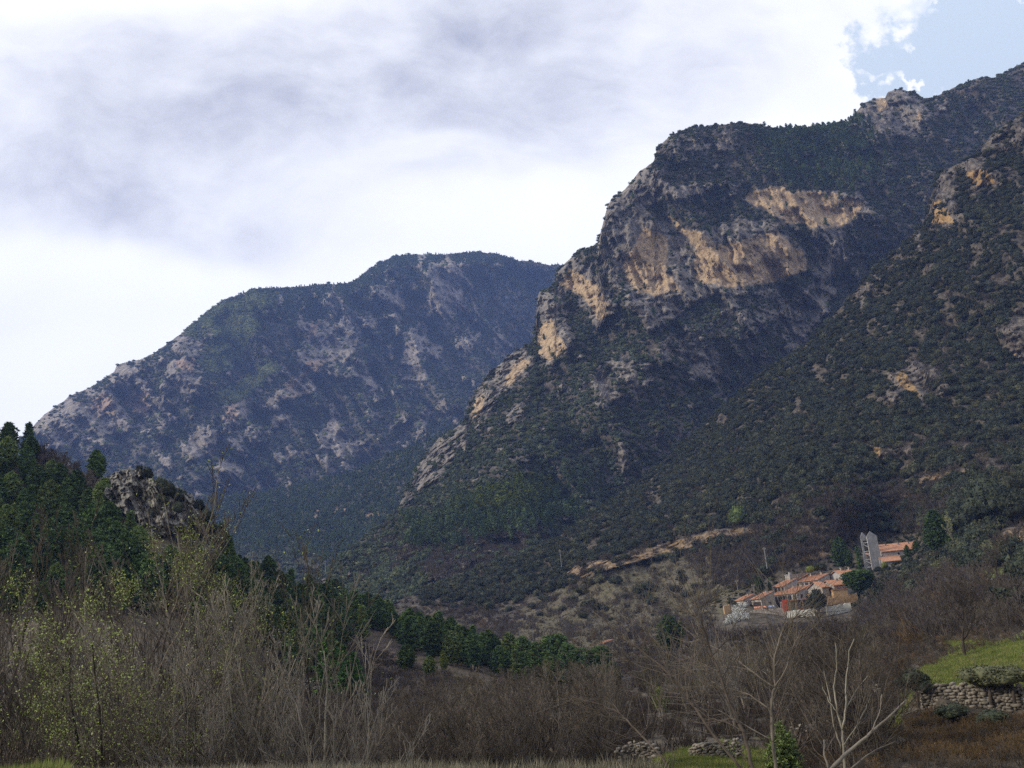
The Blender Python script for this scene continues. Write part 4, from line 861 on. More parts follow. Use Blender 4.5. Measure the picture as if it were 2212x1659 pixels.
# retaining walls
def slab_wall(name, label, cx0, cy0, cx1, top0, top1, dist0, dist1, mat, thick=.8, base=5, cat='wall'):
    a = at(*v2(cx0, top0), dist0); b = at(*v2(cx1, top1), dist1); n = np.array([-(b - a)[1], (b - a)[0], 0]); n /= np.linalg.norm(n); n *= thick
    h = (cy0 - top0) * .2193 * dist0 / FPX; m = 14; MBx = MB(); pts = [a + (b - a) * i / m for i in range(m + 1)]
    rr = np.random.RandomState(int(cx0)); jit = rr.randn(m + 1) * .12
    V = []; 
    for p, j in zip(pts, jit): V += [p + (0, 0, j), p + n + (0, 0, j), p + n - (0, 0, h + base), p - (0, 0, h + base)]
    Fc = []
    for i in range(m):
        for q in range(4): Fc.append((i * 4 + q, i * 4 + (q + 1) % 4, i * 4 + 4 + (q + 1) % 4, i * 4 + 4 + q))
    Fc += [(0, 1, 2, 3), (m * 4, m * 4 + 3, m * 4 + 2, m * 4 + 1)]
    c = a.copy(); MBx.add([p - c for p in V], Fc); o = MBx.build(name, mat, None, tuple(c)); return tag(o, label, cat)
slab_wall('retaining_wall', 'mottled white retaining wall under the garage, left of the dark evergreen', 828, 985, 1105, 905, 880, 380, 380, m_retain, base=1)
slab_wall('retaining_wall', 'pale retaining wall below the ochre parapet, right of the dark evergreen', 1225, 940, 1465, 862, 822, 378, 380, m_retain, base=1)
slab_wall('retaining_wall', 'grey stone retaining wall under the orange awning', 500, 955, 830, 890, 868, 384, 384, m_walls, base=1)
slab_wall('end_wall', 'ochre end wall standing left of the white blossom tree', 215, 970, 282, 852, 842, 392, 393, m_ochre, base=1)
def awning(label, cx0, cx1, cy0, cy1, dist, mat):
    a = at(*v2(cx0, cy0), dist); b = at(*v2(cx1, cy0 - (cx1 - cx0) * .08), dist); f = at(*v2(cx0, cy1), dist) - a; back = np.array([0.2, 1.6, .0]); n = 10
    mb = MB(); V = []
    for i in range(n + 1):
        p = a + (b - a) * i / n; z = np.array([0, 0, .08 * (i % 2)]); V += [p + back - a + z, p - a + f * .6 + z, p - a + f + z, p - a + f * .6 + z + (0, .05, .06)]
    mb.add(V, [(i * 4 + q, i * 4 + q + 1, i * 4 + 5 + q, i * 4 + 4 + q) for i in range(n) for q in range(3)] + [(i * 4 + 3, i * 4, i * 4 + 4, i * 4 + 7) for i in range(n)])
    tag(mb.build('awning', mat, None, tuple(a)), label, 'awning')
awning('long orange awning over the terrace of the left stone house', 515, 640, 862, 884, 386, m_orangep)
awning('blue and white awning right of the orange one', 660, 720, 852, 868, 386, m_blue)
# chair on the balcony
c0 = at(*v2(1122, 722), 386.2); e = empty('garden_chair', tuple(c0), .5, 'white garden chair on the balcony of the cream gabled house', 'chair')
MB().box(-.35, -.35, .42, .35, .35, .5).build('seat', m_retain, e); MB().box(-.35, .3, .503, .35, .38, 1.25).build('backrest', m_retain, e)
for sx in (-.33, .27):
    for sy in (-.33, .27): MB().box(sx, sy, 0, sx + .06, sy + .06, .417).build('leg', m_retain, e)
# ------------------------------------------------------------------ church
kd = .2193 * 425 / FPX
e = empty('bell_tower', tuple(at(*v2(1690, 500), 425)), 0, 'tall grey bell tower of two pointed parallel slabs joined by bars', 'tower'); W_, D_ = axes(78)
m_tower = mat_simple('tower_concrete', (.19, .20, .21), (.28, .29, .30), .7, bmp=.3)
H = 15.2
def slab(y0, y1, x0, x1, hz, apex):
    return LB(W_, D_).prism([(0, y0, -5), (0, y0 - .25, hz), (0, y0 + (y1 - y0) * .34, hz + apex), (0, y1 - .3, hz - .1), (0, y1 + .15, -5)], (x0, 0, 0), (x1, 0, 0))
slab(0, 3.9, 0, .55, H - 1.9, 1.9).build('front_slab', m_tower, e)
LB(W_, D_).prism([(0, -2.0, 11.9), (0, -2.05, H - 1.9), (0, -1.0, H + .1), (0, .6, H - 2.2), (0, .6, 11.9)], (2.6, 0, 0), (3.15, 0, 0)).box(2.6, -2.0, -5, 3.15, -1.3, 11.897).build('rear_slab', m_tower, e)
LB(W_, D_).box(-.02, -.30, -4.9, .50, -.02 - .27 + .1, 13.1).build('lit_edge_paint', m_wallw, e)  # added pale strip: warm sunlight on the slab's left edge put into colour
for z in (1.2, 4.2, 7.4, 10.8): LB(W_, D_).prism([(.5, .02, z), (2.59, -1.6, z), (2.59, -1.3, z), (.5, .32, z)], (0, 0, 0), (0, 0, .3)).build('cross_bar', m_tower, e)
for z in (2.2, 5.4, 8.8): LB(W_, D_).prism([(.5, .03, z), (2.58, -1.6, z + 1.6), (2.58, -1.6, z + 1.8), (.5, .03, z + .2)], (0, 0, 0), (0, .2, 0)).build('brace', m_tower, e)
house('church', 'church nave with orange roof and round window to the right of the bell tower', 1778, 318, 62, 330, 75, 'gable', 427, ang=76, slope=.50, wall=m_wallg, wins=[], roundwin=(6.2, 1.9, .65), chim=[(4, 3, .9), (4, 8, .9), (4, 12, 1.0)], cat='church', base=5)
house('church_annex', 'low annex with orange lean-to roof in front of the church nave', 1792, 418, 60, 190, 50, 'lean', 421, ang=76, slope=.34, wall=m_wallg, wins=[(.8, .5, .7, 1.1)], cat='annex', base=4)
house('porch', 'small porch roof sticking out left of the bell tower', 1622, 350, 30, 40, 140, 'lean', 431, ang=70, slope=.2, wall=m_walls, wins=[], cat='porch', base=4)
house('farm_shed', 'small orange roofed shed alone in the valley below the bare meadow', -955 + 0, 1222, 60, 75, 35, 'mono', 372, slope=.25, wall=m_walls, wins=[(.8, .2, .8, .9)], cat='shed', base=3)
# ------------------------------------------------------------------ power line poles
def pole(px, ytop, ybot, dist, label, kind='lattice'):
    b = at(px, ybot, dist); h = (ybot - ytop) * dist / FPX; e = empty('power_pole', tuple(b), 0, label, 'utility pole', 'power line poles on the far slope')
    r0 = .2 if kind == 'lattice' else .18
    MB().tube([(0, 0, -1.5), (0, 0, h)], [r0, r0 * .6], 8).build('pole', m_metal if kind == 'lattice' else m_pale, e)
    MB().box(-.6, -.08, h - .9, .6, .08, h - .7).build('crossarm', m_metal, e)
    for x in (-.5, 0, .5): MB().tube([(x, 0, h - .697), (x, 0, h - .35)], [.09, .06], 6).build('insulator', m_wallw, e)
pole(1006, 1243, 1291, 640, 'grey power pole low on the slope, left of the other tall one')
pole(1216, 1189, 1252, 560, 'tallest grey power pole above the dry meadow')
pole(1264, 1226, 1252, 540, 'short thin pole just right of the tallest power pole', 'wood')
pole(1656, 1184, 1220, 430, 'pale power pole on the slope above the left end of the village')
pole(703, 1211, 1232, 690, 'small distant pole showing over the pines of the left hill')
pole(1595, 1253, 1282, 405, 'wooden pole in the leafless scrub left of the village', 'wood')
pole(1630, 1262, 1285, 400, 'short wooden pole close to the leftmost orange roof', 'wood')
# ------------------------------------------------------------------ rock outcrop on the left hill
def paint_rk(px, py):
    n = fbm(np.stack([px, py, px * 0], 1), 14, 4, .6, 131); return {'rock': np.clip(.95 + n * .6, 0, 1), 'ochre': px * 0, 'grass': px * 0}
crag = Layer('rock_outcrop', [(226, 1062), (234, 1030), (246, 1020), (262, 1016), (284, 1009), (304, 1014), (314, 1032), (330, 1036), (352, 1052), (378, 1056), (392, 1068), (414, 1064), (428, 1090), (444, 1118), (458, 1136), (470, 1160), (478, 1205)],
             [(226, 1070), (260, 1100), (300, 1140), (340, 1190), (400, 1235), (478, 1260)],
             [(230, 1040, 262), (285, 1009, 260), (330, 1036, 257), (414, 1064, 254), (470, 1160, 248), (300, 1140, 248), (400, 1235, 240), (478, 1260, 238), (350, 1100, 250)], 1.2,
             mat_mountain('crag_rock', (.06, .05, .04), (.10, .085, .07), (.06, .06, .055), (.30, .29, .26), (.2, .18, .14), (.2, .18, .14), (.05, .05, .03), (.05, .05, .03), .10), 110, paint_rk, lambda px, py, P, a: -ribs(px, py, -25, 26, 8, 2.5) * 6 - fbm(P * np.array([1, 1, .5]), 6, 5, .65, 135, True) * 5, jag=5, seed=8, back=.01, kind=None)
tag(crag.obj, 'craggy grey rock outcrop on the crest of the left hill', 'rock')
# ------------------------------------------------------------------ placing helpers
def gz(x, y, layer=None):
    z = float(floor_z(np.array([x]), np.array([y]))[0])
    return z
def on_layer(layer, px, dist):
    i = int(np.clip((px - layer.xs[0]) / (layer.xs[1] - layer.xs[0]), 0, layer.nx - 1)); c = layer.P[:, i]; d = np.linalg.norm(c, axis=1)
    j = int(np.argmin(np.abs(d - dist))); return c[j], abs(d[j] - dist)
def ground_at(px, dist):
    r_1 = ray([px], [1400])[0]; hd = r_1[:2] / np.linalg.norm(r_1[:2]); x, y = hd * dist; z = gz(x, y)
    for L_ in (hill, spur):
        if L_.xs[0] <= px <= L_.xs[-1]:
            p, er = on_layer(L_, px, dist)
            if er < 6 and p[2] > z: x, y, z = p
    return np.array([x, y, z])
def pix(p):
    p = np.asarray(p); f_ = p @ F; return 1106 + FPX * (p @ RT) / f_, 829.5 - FPX * (p @ UP) / f_
def tree_proto(name, label, cat, crown, trunk, mats, group=None, crown_name='crown'):
    e = empty(name, (0, 0, 0), 0, label, cat, group)
    if trunk is not None: put('trunk', trunk, mats[0], e)
    put(crown_name, crown, mats[1], e)
    return e
def conifer(seed, h=10, w_=.26, shape='cone', mat=None, base=.12, n=230, clump=.042, name='pine_tree', per=10):
    c = conifer_mesh('crown', seed, h, w_, n, clump, shape, base, per)
    mb = MB(); mb.tube([(0, 0, -1), (0.05, 0, h * .4), (0, .05, h * .92)], [h * .018, h * .013, h * .004], 7)
    r = np.random.RandomState(seed)
    for k in range(14):
        z = h * (base + (0.9 - base) * r.rand()); a = r.rand() * 6.28; L = h * w_ * .7 * (1 - z / h * .7); mb.tube([(0, 0, z), (math.cos(a) * L, math.sin(a) * L, z + L * .15)], [h * .005, h * .002], 4)
    tr = mesh_from('trunk', mb.v, faces=mb.f); return tree_proto(name, None, 'tree', c, tr, (m_bark, mat or m_pine))
rr = np.random.RandomState(77)
POOL = []      # prototypes that are still at the origin
class Kind:
    def __init__(s, protos, group, label, hs): s.p, s.g, s.l, s.h = protos, group, label, hs; s.used = [False] * len(protos)
    def place(s, loc, height, label=None, group=True, sx=1.0, i=None, grp=None):
        i = rr.randint(len(s.p)) if i is None else i; k = height / s.h[i]; sc = (k * sx, k * sx, k)
        lab = label or s.l; g = grp if grp else (None if label else s.g)
        if not s.used[i]:
            e = s.p[i]; s.used[i] = True; e.location = tuple(loc); e.rotation_euler = (0, 0, rr.rand() * 6.28); e.scale = sc; e['label'] = lab
            if g: e['group'] = g
            return e
        e = copy_tree(s.p[i], tuple(loc), rr.rand() * 6.28, sc, lab)
        if g: e['group'] = g
        elif 'group' in e: del e['group']
        return e
    def clean(s):
        for e, u_ in zip(s.p, s.used):
            if not u_:
                for c in list(e.children): bpy.data.objects.remove(c)
                bpy.data.objects.remove(e)
# ------------------------------------------------------------------ pine wood on the left hill
hp = Kind([conifer(200 + k, 10, (.27, .30, .28, .33, .24)[k], ('dome', 'dome', 'dome', 'dome', 'cone')[k], base=.10, n=260, clump=.05) for k in range(5)], 'pines covering the left hill', 'dark green pine in the dense wood covering the left hill', [10] * 5)
pts, px, py = hill.scatter(2600, lambda px, py, a: ((px > -140) * (px < 1330)) * 1.0, 21)
up_b = crest_fn([(-200, 1330), (0, 1330), (300, 1330), (480, 1340), (600, 1430), (640, 1480), (700, 1440), (760, 1375), (830, 1392), (900, 1420), (1000, 1445), (1100, 1475), (1330, 1510)])
crest_e = crest_fn(CR_E); cnt = 0; chosen = []
brownz = [[(90, 900), (150, 985), (250, 1020), (330, 1120), (420, 1200), (300, 1150), (180, 1090), (100, 1040), (60, 985)]]
def pine_zone(x):
    if x < 228: return dict(label='dark green pine in the wood on the left hill, left of the rock outcrop', grp='pines left of the rock outcrop')
    if x < 480: return dict(label='dark green pine in the wood straight below the rock outcrop', grp='pines below the rock outcrop')
    if x < 760: return dict(label='dark green pine between the rock outcrop and the bare reddish patch', grp='pines between the rock outcrop and the bare patch')
    return dict(label='dark green pine on the tapering right end of the left hill', grp='pines on the right end of the left hill')
def thicket_zone(x):
    if x < 330: return dict(label='leafless tree in the thicket round the budding tree at lower left', grp='leafless trees round the budding tree')
    if x < 660: return dict(label='leafless tree in the thicket between the budding tree and the cedars', grp='leafless trees left of the cedars')
    if x < 1250: return dict(label='leafless tree in the brown thicket below the pine wood, lower middle', grp='leafless trees below the pine wood')
    if x < 1640: return dict(label='leafless tree in the brown thicket below the dry meadow and shed', grp='leafless trees below the dry meadow')
    return dict(label='leafless tree in the brown thicket below the village', grp='leafless trees below the village')
for p, x, y in sorted(zip(map(tuple, pts), px, py), key=lambda q: np.linalg.norm(q[0])):
    if y > up_b(x) or cnt >= 285: continue
    if poly_in([x], [y], brownz[0], 3)[0] > .5: continue
    if 225 < x < 480 and y < crest_e(x) + 150: continue
    if any((p[0] - q[0]) ** 2 + (p[1] - q[1]) ** 2 < 4.0 ** 2 for q in chosen): continue
    if rr.rand() < .16: continue
    chosen.append(p); cnt += 1
    h = 5.5 + 5.2 * rr.rand() ** 1.3; d0 = y - crest_e(x)
    if x > 480: h = min(h, 5.5 + 3.5 * rr.rand())
    hp.place(p, h, **pine_zone(x))
# crest row, so the skyline is closed
for x in np.arange(484, 1180, 17):
    p = hill.point(x + rr.randn() * 4, crest_e(x) + 5 + rr.rand() * 10); hp.place(p, 5.0 + 4.0 * rr.rand(), **pine_zone(x))
hp.place(hill.point(208, 1040), 8.2, 'lone dark pine on the crest just left of the rock outcrop', i=0)
hp.place(hill.point(20, 996), 7.2, 'ragged pine leaning out on the crest at the left edge', i=2)
hp.place(hill.point(70, 996), 6.4, 'tall layered pine on the left crest against the far mountain', i=1)
hp.clean()
cd = Kind([conifer(230, 9, .33, 'cone', mat_leaf('cedar_needles', (.055, .125, .028), (.09, .18, .045), None, .6, .1), base=.03, n=300, clump=.045, name='cedar_tree')], None, 'cedar', [9])
cd.place(ground_at(716, 158) , 9.4, 'bright green conical cedar at the foot of the left hill beside the bare patch', sx=1.15)
cd.place(ground_at(770, 160), 6.8, 'smaller bright cedar just right of the larger one')
cd.place(ground_at(745, 168), 7.2, 'darker cedar half hidden between the two bright ones')
ep = Kind([conifer(240, 10, .34, 'dome', m_pine, base=.12, n=280), conifer(241, 10, .38, 'round', m_pine, base=.25, n=240), conifer(242, 10, .22, 'dome', m_ypine, base=.08, n=220)], 'pines at the tip of the left hill', 'dark pine among those standing at the low tip of the left hill', [10] * 3)
for x, yt, d, i in ((882, 1392, 205, 0), (930, 1418, 200, 0), (1130, 1378, 240, 0), (1165, 1392, 236, 0), (1205, 1374, 235, 1), (1240, 1395, 230, 0), (1262, 1402, 232, 1), (1098, 1405, 240, 0), (1302, 1398, 232, 1), (1065, 1412, 238, 2), (960, 1420, 215, 2), (1010, 1415, 235, 0), (1455, 1330, 300, 0)):
    g = ground_at(x, d); top = at(x, yt, d); h = max(4, min(14, top[2] - g[2]))
    lab = {1205: 'dome crowned dark pine standing out at the low tip of the left hill', 1302: 'small round pine beside the orange roofed shed', 1455: 'dark pine in the leafless scrub left of the village', 882: 'pine alone right of the bare reddish patch', 930: 'small pine next right of the one beside the bare patch', 1130: 'tall pine left of the dome crowned one at the tip of the hill', 1165: 'pine touching the left side of the dome crowned one', 1240: 'pine just right of the dome crowned one', 1262: 'second round pine right of the dome crowned one', 1098: 'short pine at the left of the tip cluster', 1065: 'yellowish small pine left of the tip cluster', 960: 'yellowish pine on the foot of the left hill', 1010: 'pine midway between bare patch and tip cluster'}.get(x)
    ep.place(g, h, lab, i=i)
ep.clean()
# yellow green broadleaf edge of the wood
# ------------------------------------------------------------------ trees round the village
def bush_tree(name, seed, h, w_, mat, trunk_h=.25, leaf=.05, lob=7):
    me = bush_mesh('crown', seed, lob + 3, 2, 3200, leaf=leaf, rough=.5, flat=1.0); k = len(me.vertices); co = np.zeros(k * 3, np.float32); me.vertices.foreach_get('co', co); co = co.reshape(-1, 3)
    co = (co + np.array([0, 0, .15])) * np.array([w_ / 2, w_ / 2, h * (1 - trunk_h) / 1.35]) + np.array([0, 0, h * trunk_h]); me.vertices.foreach_set('co', co.astype(np.float32).ravel())
    mb = MB().tube([(0, 0, -1), (.1, 0, h * trunk_h), (0, .1, h * .6)], [w_ * .04, w_ * .03, w_ * .015], 7)
    return tree_proto(name, None, 'tree', me, mesh_from('trunk', mb.v, faces=mb.f), (m_bark, mat))
def solo(e, px, ybot, dist, label, cat='tree', z=None):
    e.location = tuple(at(px, ybot, dist)); e['label'] = label; e['category'] = cat; return e
def vt(cx, cy): return v2(cx, cy)
x, y = vt(1580, 800); e = conifer(301, 10, .52, 'round', m_pine, base=.36, n=420, clump=.04, name='stone_pine', per=16); e.scale = (1.0, 1.0, 1.05); solo(e, x, y + 5, 372, 'big round stone pine at the right end of the village houses')
x, y = vt(1165, 975); e = bush_tree('evergreen_tree', 302, 9.6, 6.6, m_oak, .22); solo(e, x, y + 2, 374, 'dark evergreen standing in front of the white retaining walls')
x, y = vt(1390, 480); e = conifer(303, 12, .30, 'dome', m_pine, base=.05, n=330, name='conifer_tree'); solo(e, x, y, 428, 'dark conifer left of the bell tower, tallest there')
x, y = vt(1450, 470); e = conifer(304, 7, .34, 'dome', m_pine, base=.05, n=200, name='conifer_tree'); solo(e, x, y, 426, 'shorter conifer between the tall one and the bell tower')
x, y = vt(1565, 500); e = conifer(305, 9, .09, 'dome', m_pine, base=.02, n=200, name='cypress_tree'); solo(e, x, y, 420, 'thin dark cypress just left of the bell tower foot')
x, y = vt(2170, 590); e = conifer(306, 6.5, .09, 'dome', m_pine, base=.02, n=160, name='cypress_tree'); solo(e, x, y, 400, 'slim dark cypress in the scrub below the church')
x, y = vt(580, 725); e = conifer(307, 6.0, .36, 'dome', m_pine, base=.02, n=200, name='conifer_tree'); solo(e, x, y, 404, 'dark conifer behind the left stone house')
x, y = vt(675, 700); e = conifer(308, 4.6, .2, 'cone', m_pine, base=.02, n=150, name='conifer_tree'); solo(e, x, y, 406, 'small pointed conifer beside the grey end of the upper row')
x, y = vt(1075, 530); e = bush_tree('shrub', 309, 2.6, 4.0, m_willow, .05); solo(e, x, y, 414, 'bright green shrub behind the upper village row', 'shrub')
x, y = vt(1180, 525); e = bush_tree('shrub', 310, 3.6, 6.0, m_oak, .05); solo(e, x, y, 416, 'dark shrub behind the gabled house of the upper row', 'shrub')
x, y = vt(1805, 490); e = bush_tree('shrub', 311, 2.6, 2.8, m_willow, .05); solo(e, x, y, 418, 'bright green shrub at the right foot of the bell tower', 'shrub')
x, y = vt(2040, 400); e = conifer(312, 5.6, .26, 'dome', m_pine, base=.05, n=160, name='conifer_tree'); solo(e, x, y, 417, 'dark conifer in front of the right part of the church roof')
x, y = vt(2125, 350); e = conifer(313, 5.2, .34, 'dome', m_pine, base=.05, n=160, name='conifer_tree'); solo(e, x, y, 418, 'small dark conifer at the right end of the church')
x, y = vt(2080, 745); e = bush_tree('shrub', 314, 7.0, 7.5, m_oak, .05); solo(e, x, y, 330, 'dark evergreen shrub in the leafless scrub below the church', 'shrub')
x, y = vt(2060, 665); e = bush_tree('shrub', 315, 3.4, 4.5, m_farpale, .05); solo(e, x, y, 336, 'pale green shrub just above the dark one below the church', 'shrub')
e = conifer(320, 14, .25, 'dome', m_pine, base=.03, n=520, clump=.034, name='conifer_tree', per=14); solo(e, 2032, 1200, 345, 'very tall dark evergreen right of the church')
e = conifer(321, 8, .36, 'dome', m_pine, base=.04, n=300, name='conifer_tree'); solo(e, 2062, 1204, 343, 'dark evergreen half the height, touching the very tall one')
oak_things = []
def oak(px, ybot, dist, h, wd, label, seed, mat=None): e = bush_tree('holm_oak', seed, h, wd, mat or m_oak, .12); solo(e, px, ybot, dist, label); return e
oak(2110, 1160, 350, 11, 13, 'broad dark holm oak behind the pale poplar', 330); oak(2160, 1128, 345, 12, 13, 'broad dark holm oak above the ochre bank at right', 331); oak(2205, 1130, 330, 9, 11, 'dark holm oak at the right edge above the ochre bank', 332)
oak(2130, 1095, 370, 10, 12, 'dark holm oak uphill of the pair above the ochre bank', 333); oak(2190, 1085, 360, 9, 10, 'dark holm oak uphill at the right edge', 335)
oak(1598, 1140, 520, 10, 11, 'rounded dark green tree above the ochre track bank', 334, m_pine)
# blossom tree
def broad(name, seed, h, mats, leafm=None, nleaf=0, lsize=.1, r0=.14, leafspread=.12, n=3, rmin=.008, zmin=-9, tipr=.02, **kw):
    t, w_ = grow(seed, h, r0, rmin=rmin, **kw); e = empty(name, (0, 0, 0), 0, None, 'tree'); put('trunk', seg_mesh('trunk', t, 6), mats[0], e); c = put('crown', seg_mesh('crown', w_, n), mats[1], e)
    if nleaf: put('leaves', leaves_mesh('leaves', w_, nleaf, lsize, seed, leafspread, tipr, zmin), leafm, c)
    zt = max(max(s[1][2] for s in t), max(s[1][2] for s in w_)); e['h'] = zt; return e
def seth(e, h): k = h / e['h']; e.scale = (k, k, k); del e['h']; return e
x, y = vt(350, 1190); e = broad('blossom_tree', 340, 11, (m_twigg, m_twigg), m_white, 12000, .15, leafspread=.28, tipr=.03, rmin=.02, spread=.7, levels=3, kids=(16, 8, 7), lens=(.5, .5, .5), stems=2, first=.12); seth(e, 13.5); solo(e, x, y + 6, 372, 'white blossoming tree in front of the left village houses')
# pale poplar
e = broad('poplar_tree', 341, 12, (m_pale, m_twigg), m_farpale, 900, .16, leafspread=.2, rmin=.03, tipr=.04, spread=.42, levels=3, kids=(16, 7, 5), lens=(.34, .5, .5), up=1.0, first=.3, r0=.22); seth(e, 13.5); solo(e, 2070, 1198, 338, 'pale bare poplar in front of the dark holm oaks')
# ------------------------------------------------------------------ dark round shrubs scattered on the dry meadow
sh = [bush_mesh('holm_oak_shrub', 350 + k, 6 + k % 2, 1, 900, leaf=.07) for k in range(4)]
SHR = [(1350, 1210, 26), (1410, 1182, 22), (1300, 1258, 30), (1330, 1262, 34), (1255, 1283, 30), (1238, 1300, 26), (1330, 1215, 22), (1305, 1200, 18), (1412, 1233, 16), (1470, 1240, 20), (1378, 1282, 32), (1395, 1292, 26), (1352, 1292, 18), (1275, 1310, 34), (1290, 1318, 28), (1260, 1335, 22),
       (1437, 1205, 22), (1380, 1222, 14), (1460, 1278, 24), (1480, 1290, 22), (1500, 1270, 18), (1195, 1265, 26), (1210, 1240, 24), (1180, 1300, 24), (1150, 1315, 22), (1165, 1330, 18), (1120, 1300, 26), (1230, 1230, 22), (1260, 1225, 20), (1280, 1235, 22), (1215, 1320, 20), (1320, 1340, 12), (1100, 1320, 20),
       (1500, 1195, 24), (1535, 1185, 20), (1450, 1170, 26), (1400, 1168, 24), (1348, 1180, 26), (1560, 1165, 22), (1360, 1335, 10), (1440, 1318, 14), (1410, 1330, 10), (1520, 1240, 16), (1545, 1262, 18), (1330, 1300, 12), (1240, 1262, 24)]
first = {}
for i, (x, y, wpx) in enumerate(SHR):
    p = spur.point(x, y); d = np.linalg.norm(p); s_ = wpx * d / FPX / 1.9; k = i % 4
    o = put('holm_oak_shrub', sh[k]) if k in first else put('holm_oak_shrub', sh[k], m_oak); first[k] = 1
    o.location = tuple(p - np.array([0, 0, .1 * s_])); o.scale = (s_, s_, s_ * .95); o.rotation_euler = (0, 0, rr.rand() * 6.28)
    zl, zg = (('dark round shrub on the dry meadow left of the tallest pole', 'dark shrubs left of the tallest pole') if x < 1216 else ('dark round shrub close along the ochre track bank above the dry meadow', 'dark shrubs along the ochre track') if y < 1226 and x > 1330 else ('dark round shrub on the dry meadow just right of the tallest pole', 'dark shrubs right of the tallest pole') if x < 1345 else ('dark round shrub on the dry meadow between pole and village', 'dark shrubs on the meadow towards the village'))
    tag(o, zl, 'shrub', zg)
# ------------------------------------------------------------------ leafless trees filling the valley
lt = []; m_twigo = mat_simple('olive_twigs', (.075, .07, .035), (.15, .14, .07), .5, bmp=0, per_obj=.3)
specs = [dict(spread=.62, kids=(10, 6, 5, 4)), dict(spread=.5, kids=(9, 6, 5, 3), stems=2, stemspread=.22), dict(spread=.7, kids=(8, 6, 5, 4)), dict(spread=.45, kids=(11, 6, 5, 4), stems=3, stemspread=.25), dict(spread=.6, kids=(9, 8, 6, 4), stems=2, stemspread=.3)]
for k, kw in enumerate(specs):
    st = kw.get('stems', 1); kk = dict(kw); kk['kids'] = tuple(max(3, int(q / (1 + .25 * (st - 1)))) for q in kw['kids'])
    e = broad('leafless_tree', 400 + k, 8, ((m_bark, m_twigg, m_bark, m_twigg, m_bark)[k], (m_twig, m_twigg, m_twig, m_twigo, m_twigp)[k]), levels=4, lens=(.5, .55, .5, .5), r0=.13, rmin=.012, up=.7, first=.18, limbs1=True, **kk); lt.append(e)
hs = [e['h'] for e in lt]
for e in lt: del e['h']
ltn = [broad('leafless_tree', 440 + k, 8, ((m_bark, m_bark, m_twig)[k], (m_twig, m_twig, m_twig)[k]), levels=3, kids=(13, 8, 6), lens=(.5, .5, .45), r0=.10, rmin=.010, up=.65, first=.12, limbs1=True, stems=2 + k % 2, stemspread=.32, spread=.68, wob=.14) for k in range(3)]
hn = [e['h'] for e in ltn]
for e in ltn: del e['h']
LTN = Kind(ltn, 'leafless trees of the valley thicket', 'leafless grey brown tree in the dense thicket filling the valley floor', hn)
LT = Kind(lt, 'leafless trees of the valley thicket', 'leafless grey brown tree in the dense thicket filling the valley floor', hs)
topl = crest_fn([(-60, 1350), (0, 1340), (100, 1340), (200, 1350), (300, 1420), (400, 1500), (480, 1540), (560, 1560), (620, 1580), (700, 1580), (800, 1545), (870, 1490), (900, 1465), (1000, 1445), (1100, 1450), (1200, 1440), (1300, 1425), (1400, 1405), (1500, 1375), (1600, 1355), (1700, 1348), (1800, 1345), (1900, 1330), (2000, 1340), (2100, 1310), (2212, 1290), (2300, 1290)])
n_ = 0; tries = 0
while n_ < 250 and tries < 4000:
    tries += 1; x = rr.uniform(-60, 2270)
    if x < 600: d = rr.uniform(42, 110)
    elif x < 1250: d = rr.choice([rr.uniform(58, 110), rr.uniform(100, 215)])
    else: d = rr.choice([rr.uniform(60, 130), rr.uniform(120, 330), rr.uniform(120, 330)])
    if x > 1880 and d < 128: continue
    if x < 700 and rr.rand() < .6: continue
    g = ground_at(x, d)
    if x > 1300 and spur.xs[0] < x:
        gx_, gy_ = pix(g)
        if poly_in([gx_], [gy_], SP_MEADOW[0], 5)[0] > .5 or poly_in([gx_], [gy_], SP_GREEN[0], 5)[0] > .3: continue
    gx_, gy_ = pix(g); tl = topl(x) + abs(rr.randn()) * 26 - 6
    if gy_ < tl + 30: continue
    hmax = (gy_ - tl) * d / FPX; h = min(hmax, rr.uniform(6.5, 10.5) if d > 55 else rr.uniform(7, 11))
    if h < 3: continue
    if gx_ > 1965 and gy_ > 1352: continue
    if 1985 < gx_ < 2190 and gy_ > 1285 and d < 300: continue
    if 1390 < gx_ < 1680 and gy_ > 1590: continue
    if 1560 < gx_ < 1990 and gy_ < 1360: continue
    (LTN if d < 75 else LT).place(g - np.array([0, 0, .1]), h, **thicket_zone(gx_)); n_ += 1
LT.clean(); LTN.clean()
# purplish leafless trees on the left crest
pt = [broad('leafless_tree', 420 + k, 6, (m_bark, m_twigp), levels=3, kids=(12, 8, 6), lens=(.55, .5, .5), r0=.12, rmin=.03, up=.5, first=.12, spread=.7) for k in range(3)]
hs = [e['h'] for e in pt]
for e in pt: del e['h']
PT = Kind(pt, 'leafless trees along the crest of the left hill', 'purplish leafless tree along the crest of the left hill left of the rock outcrop', hs)
for k in range(46):
    x = rr.uniform(85, 300); y = crest_e(x) + 4 + rr.rand() * (18 + (x - 80) * .45); PT.place(hill.point(x, y), rr.uniform(3.4, 5.6), sx=1.25)
PT.clean()
cs = Kind([bush_tree('rock_shrub', 430, 3, 3.4, m_oak, .02)], 'shrubs growing on the rock outcrop', 'small dark shrub growing in the cracks of the left rock outcrop', [3])
for (x, y, h) in ((318, 1035, 2.6), (345, 1062, 3), (365, 1075, 3.4), (380, 1085, 3.2), (352, 1090, 2.6), (395, 1082, 2.4), (430, 1105, 2.6), (445, 1130, 3), (460, 1160, 3), (385, 1110, 2.6), (300, 1075, 2), (335, 1120, 2.4), (415, 1140, 2.2), (300, 1020, 1.6), (470, 1185, 3.4)):
    cs.place(crag.point(x, y), h)
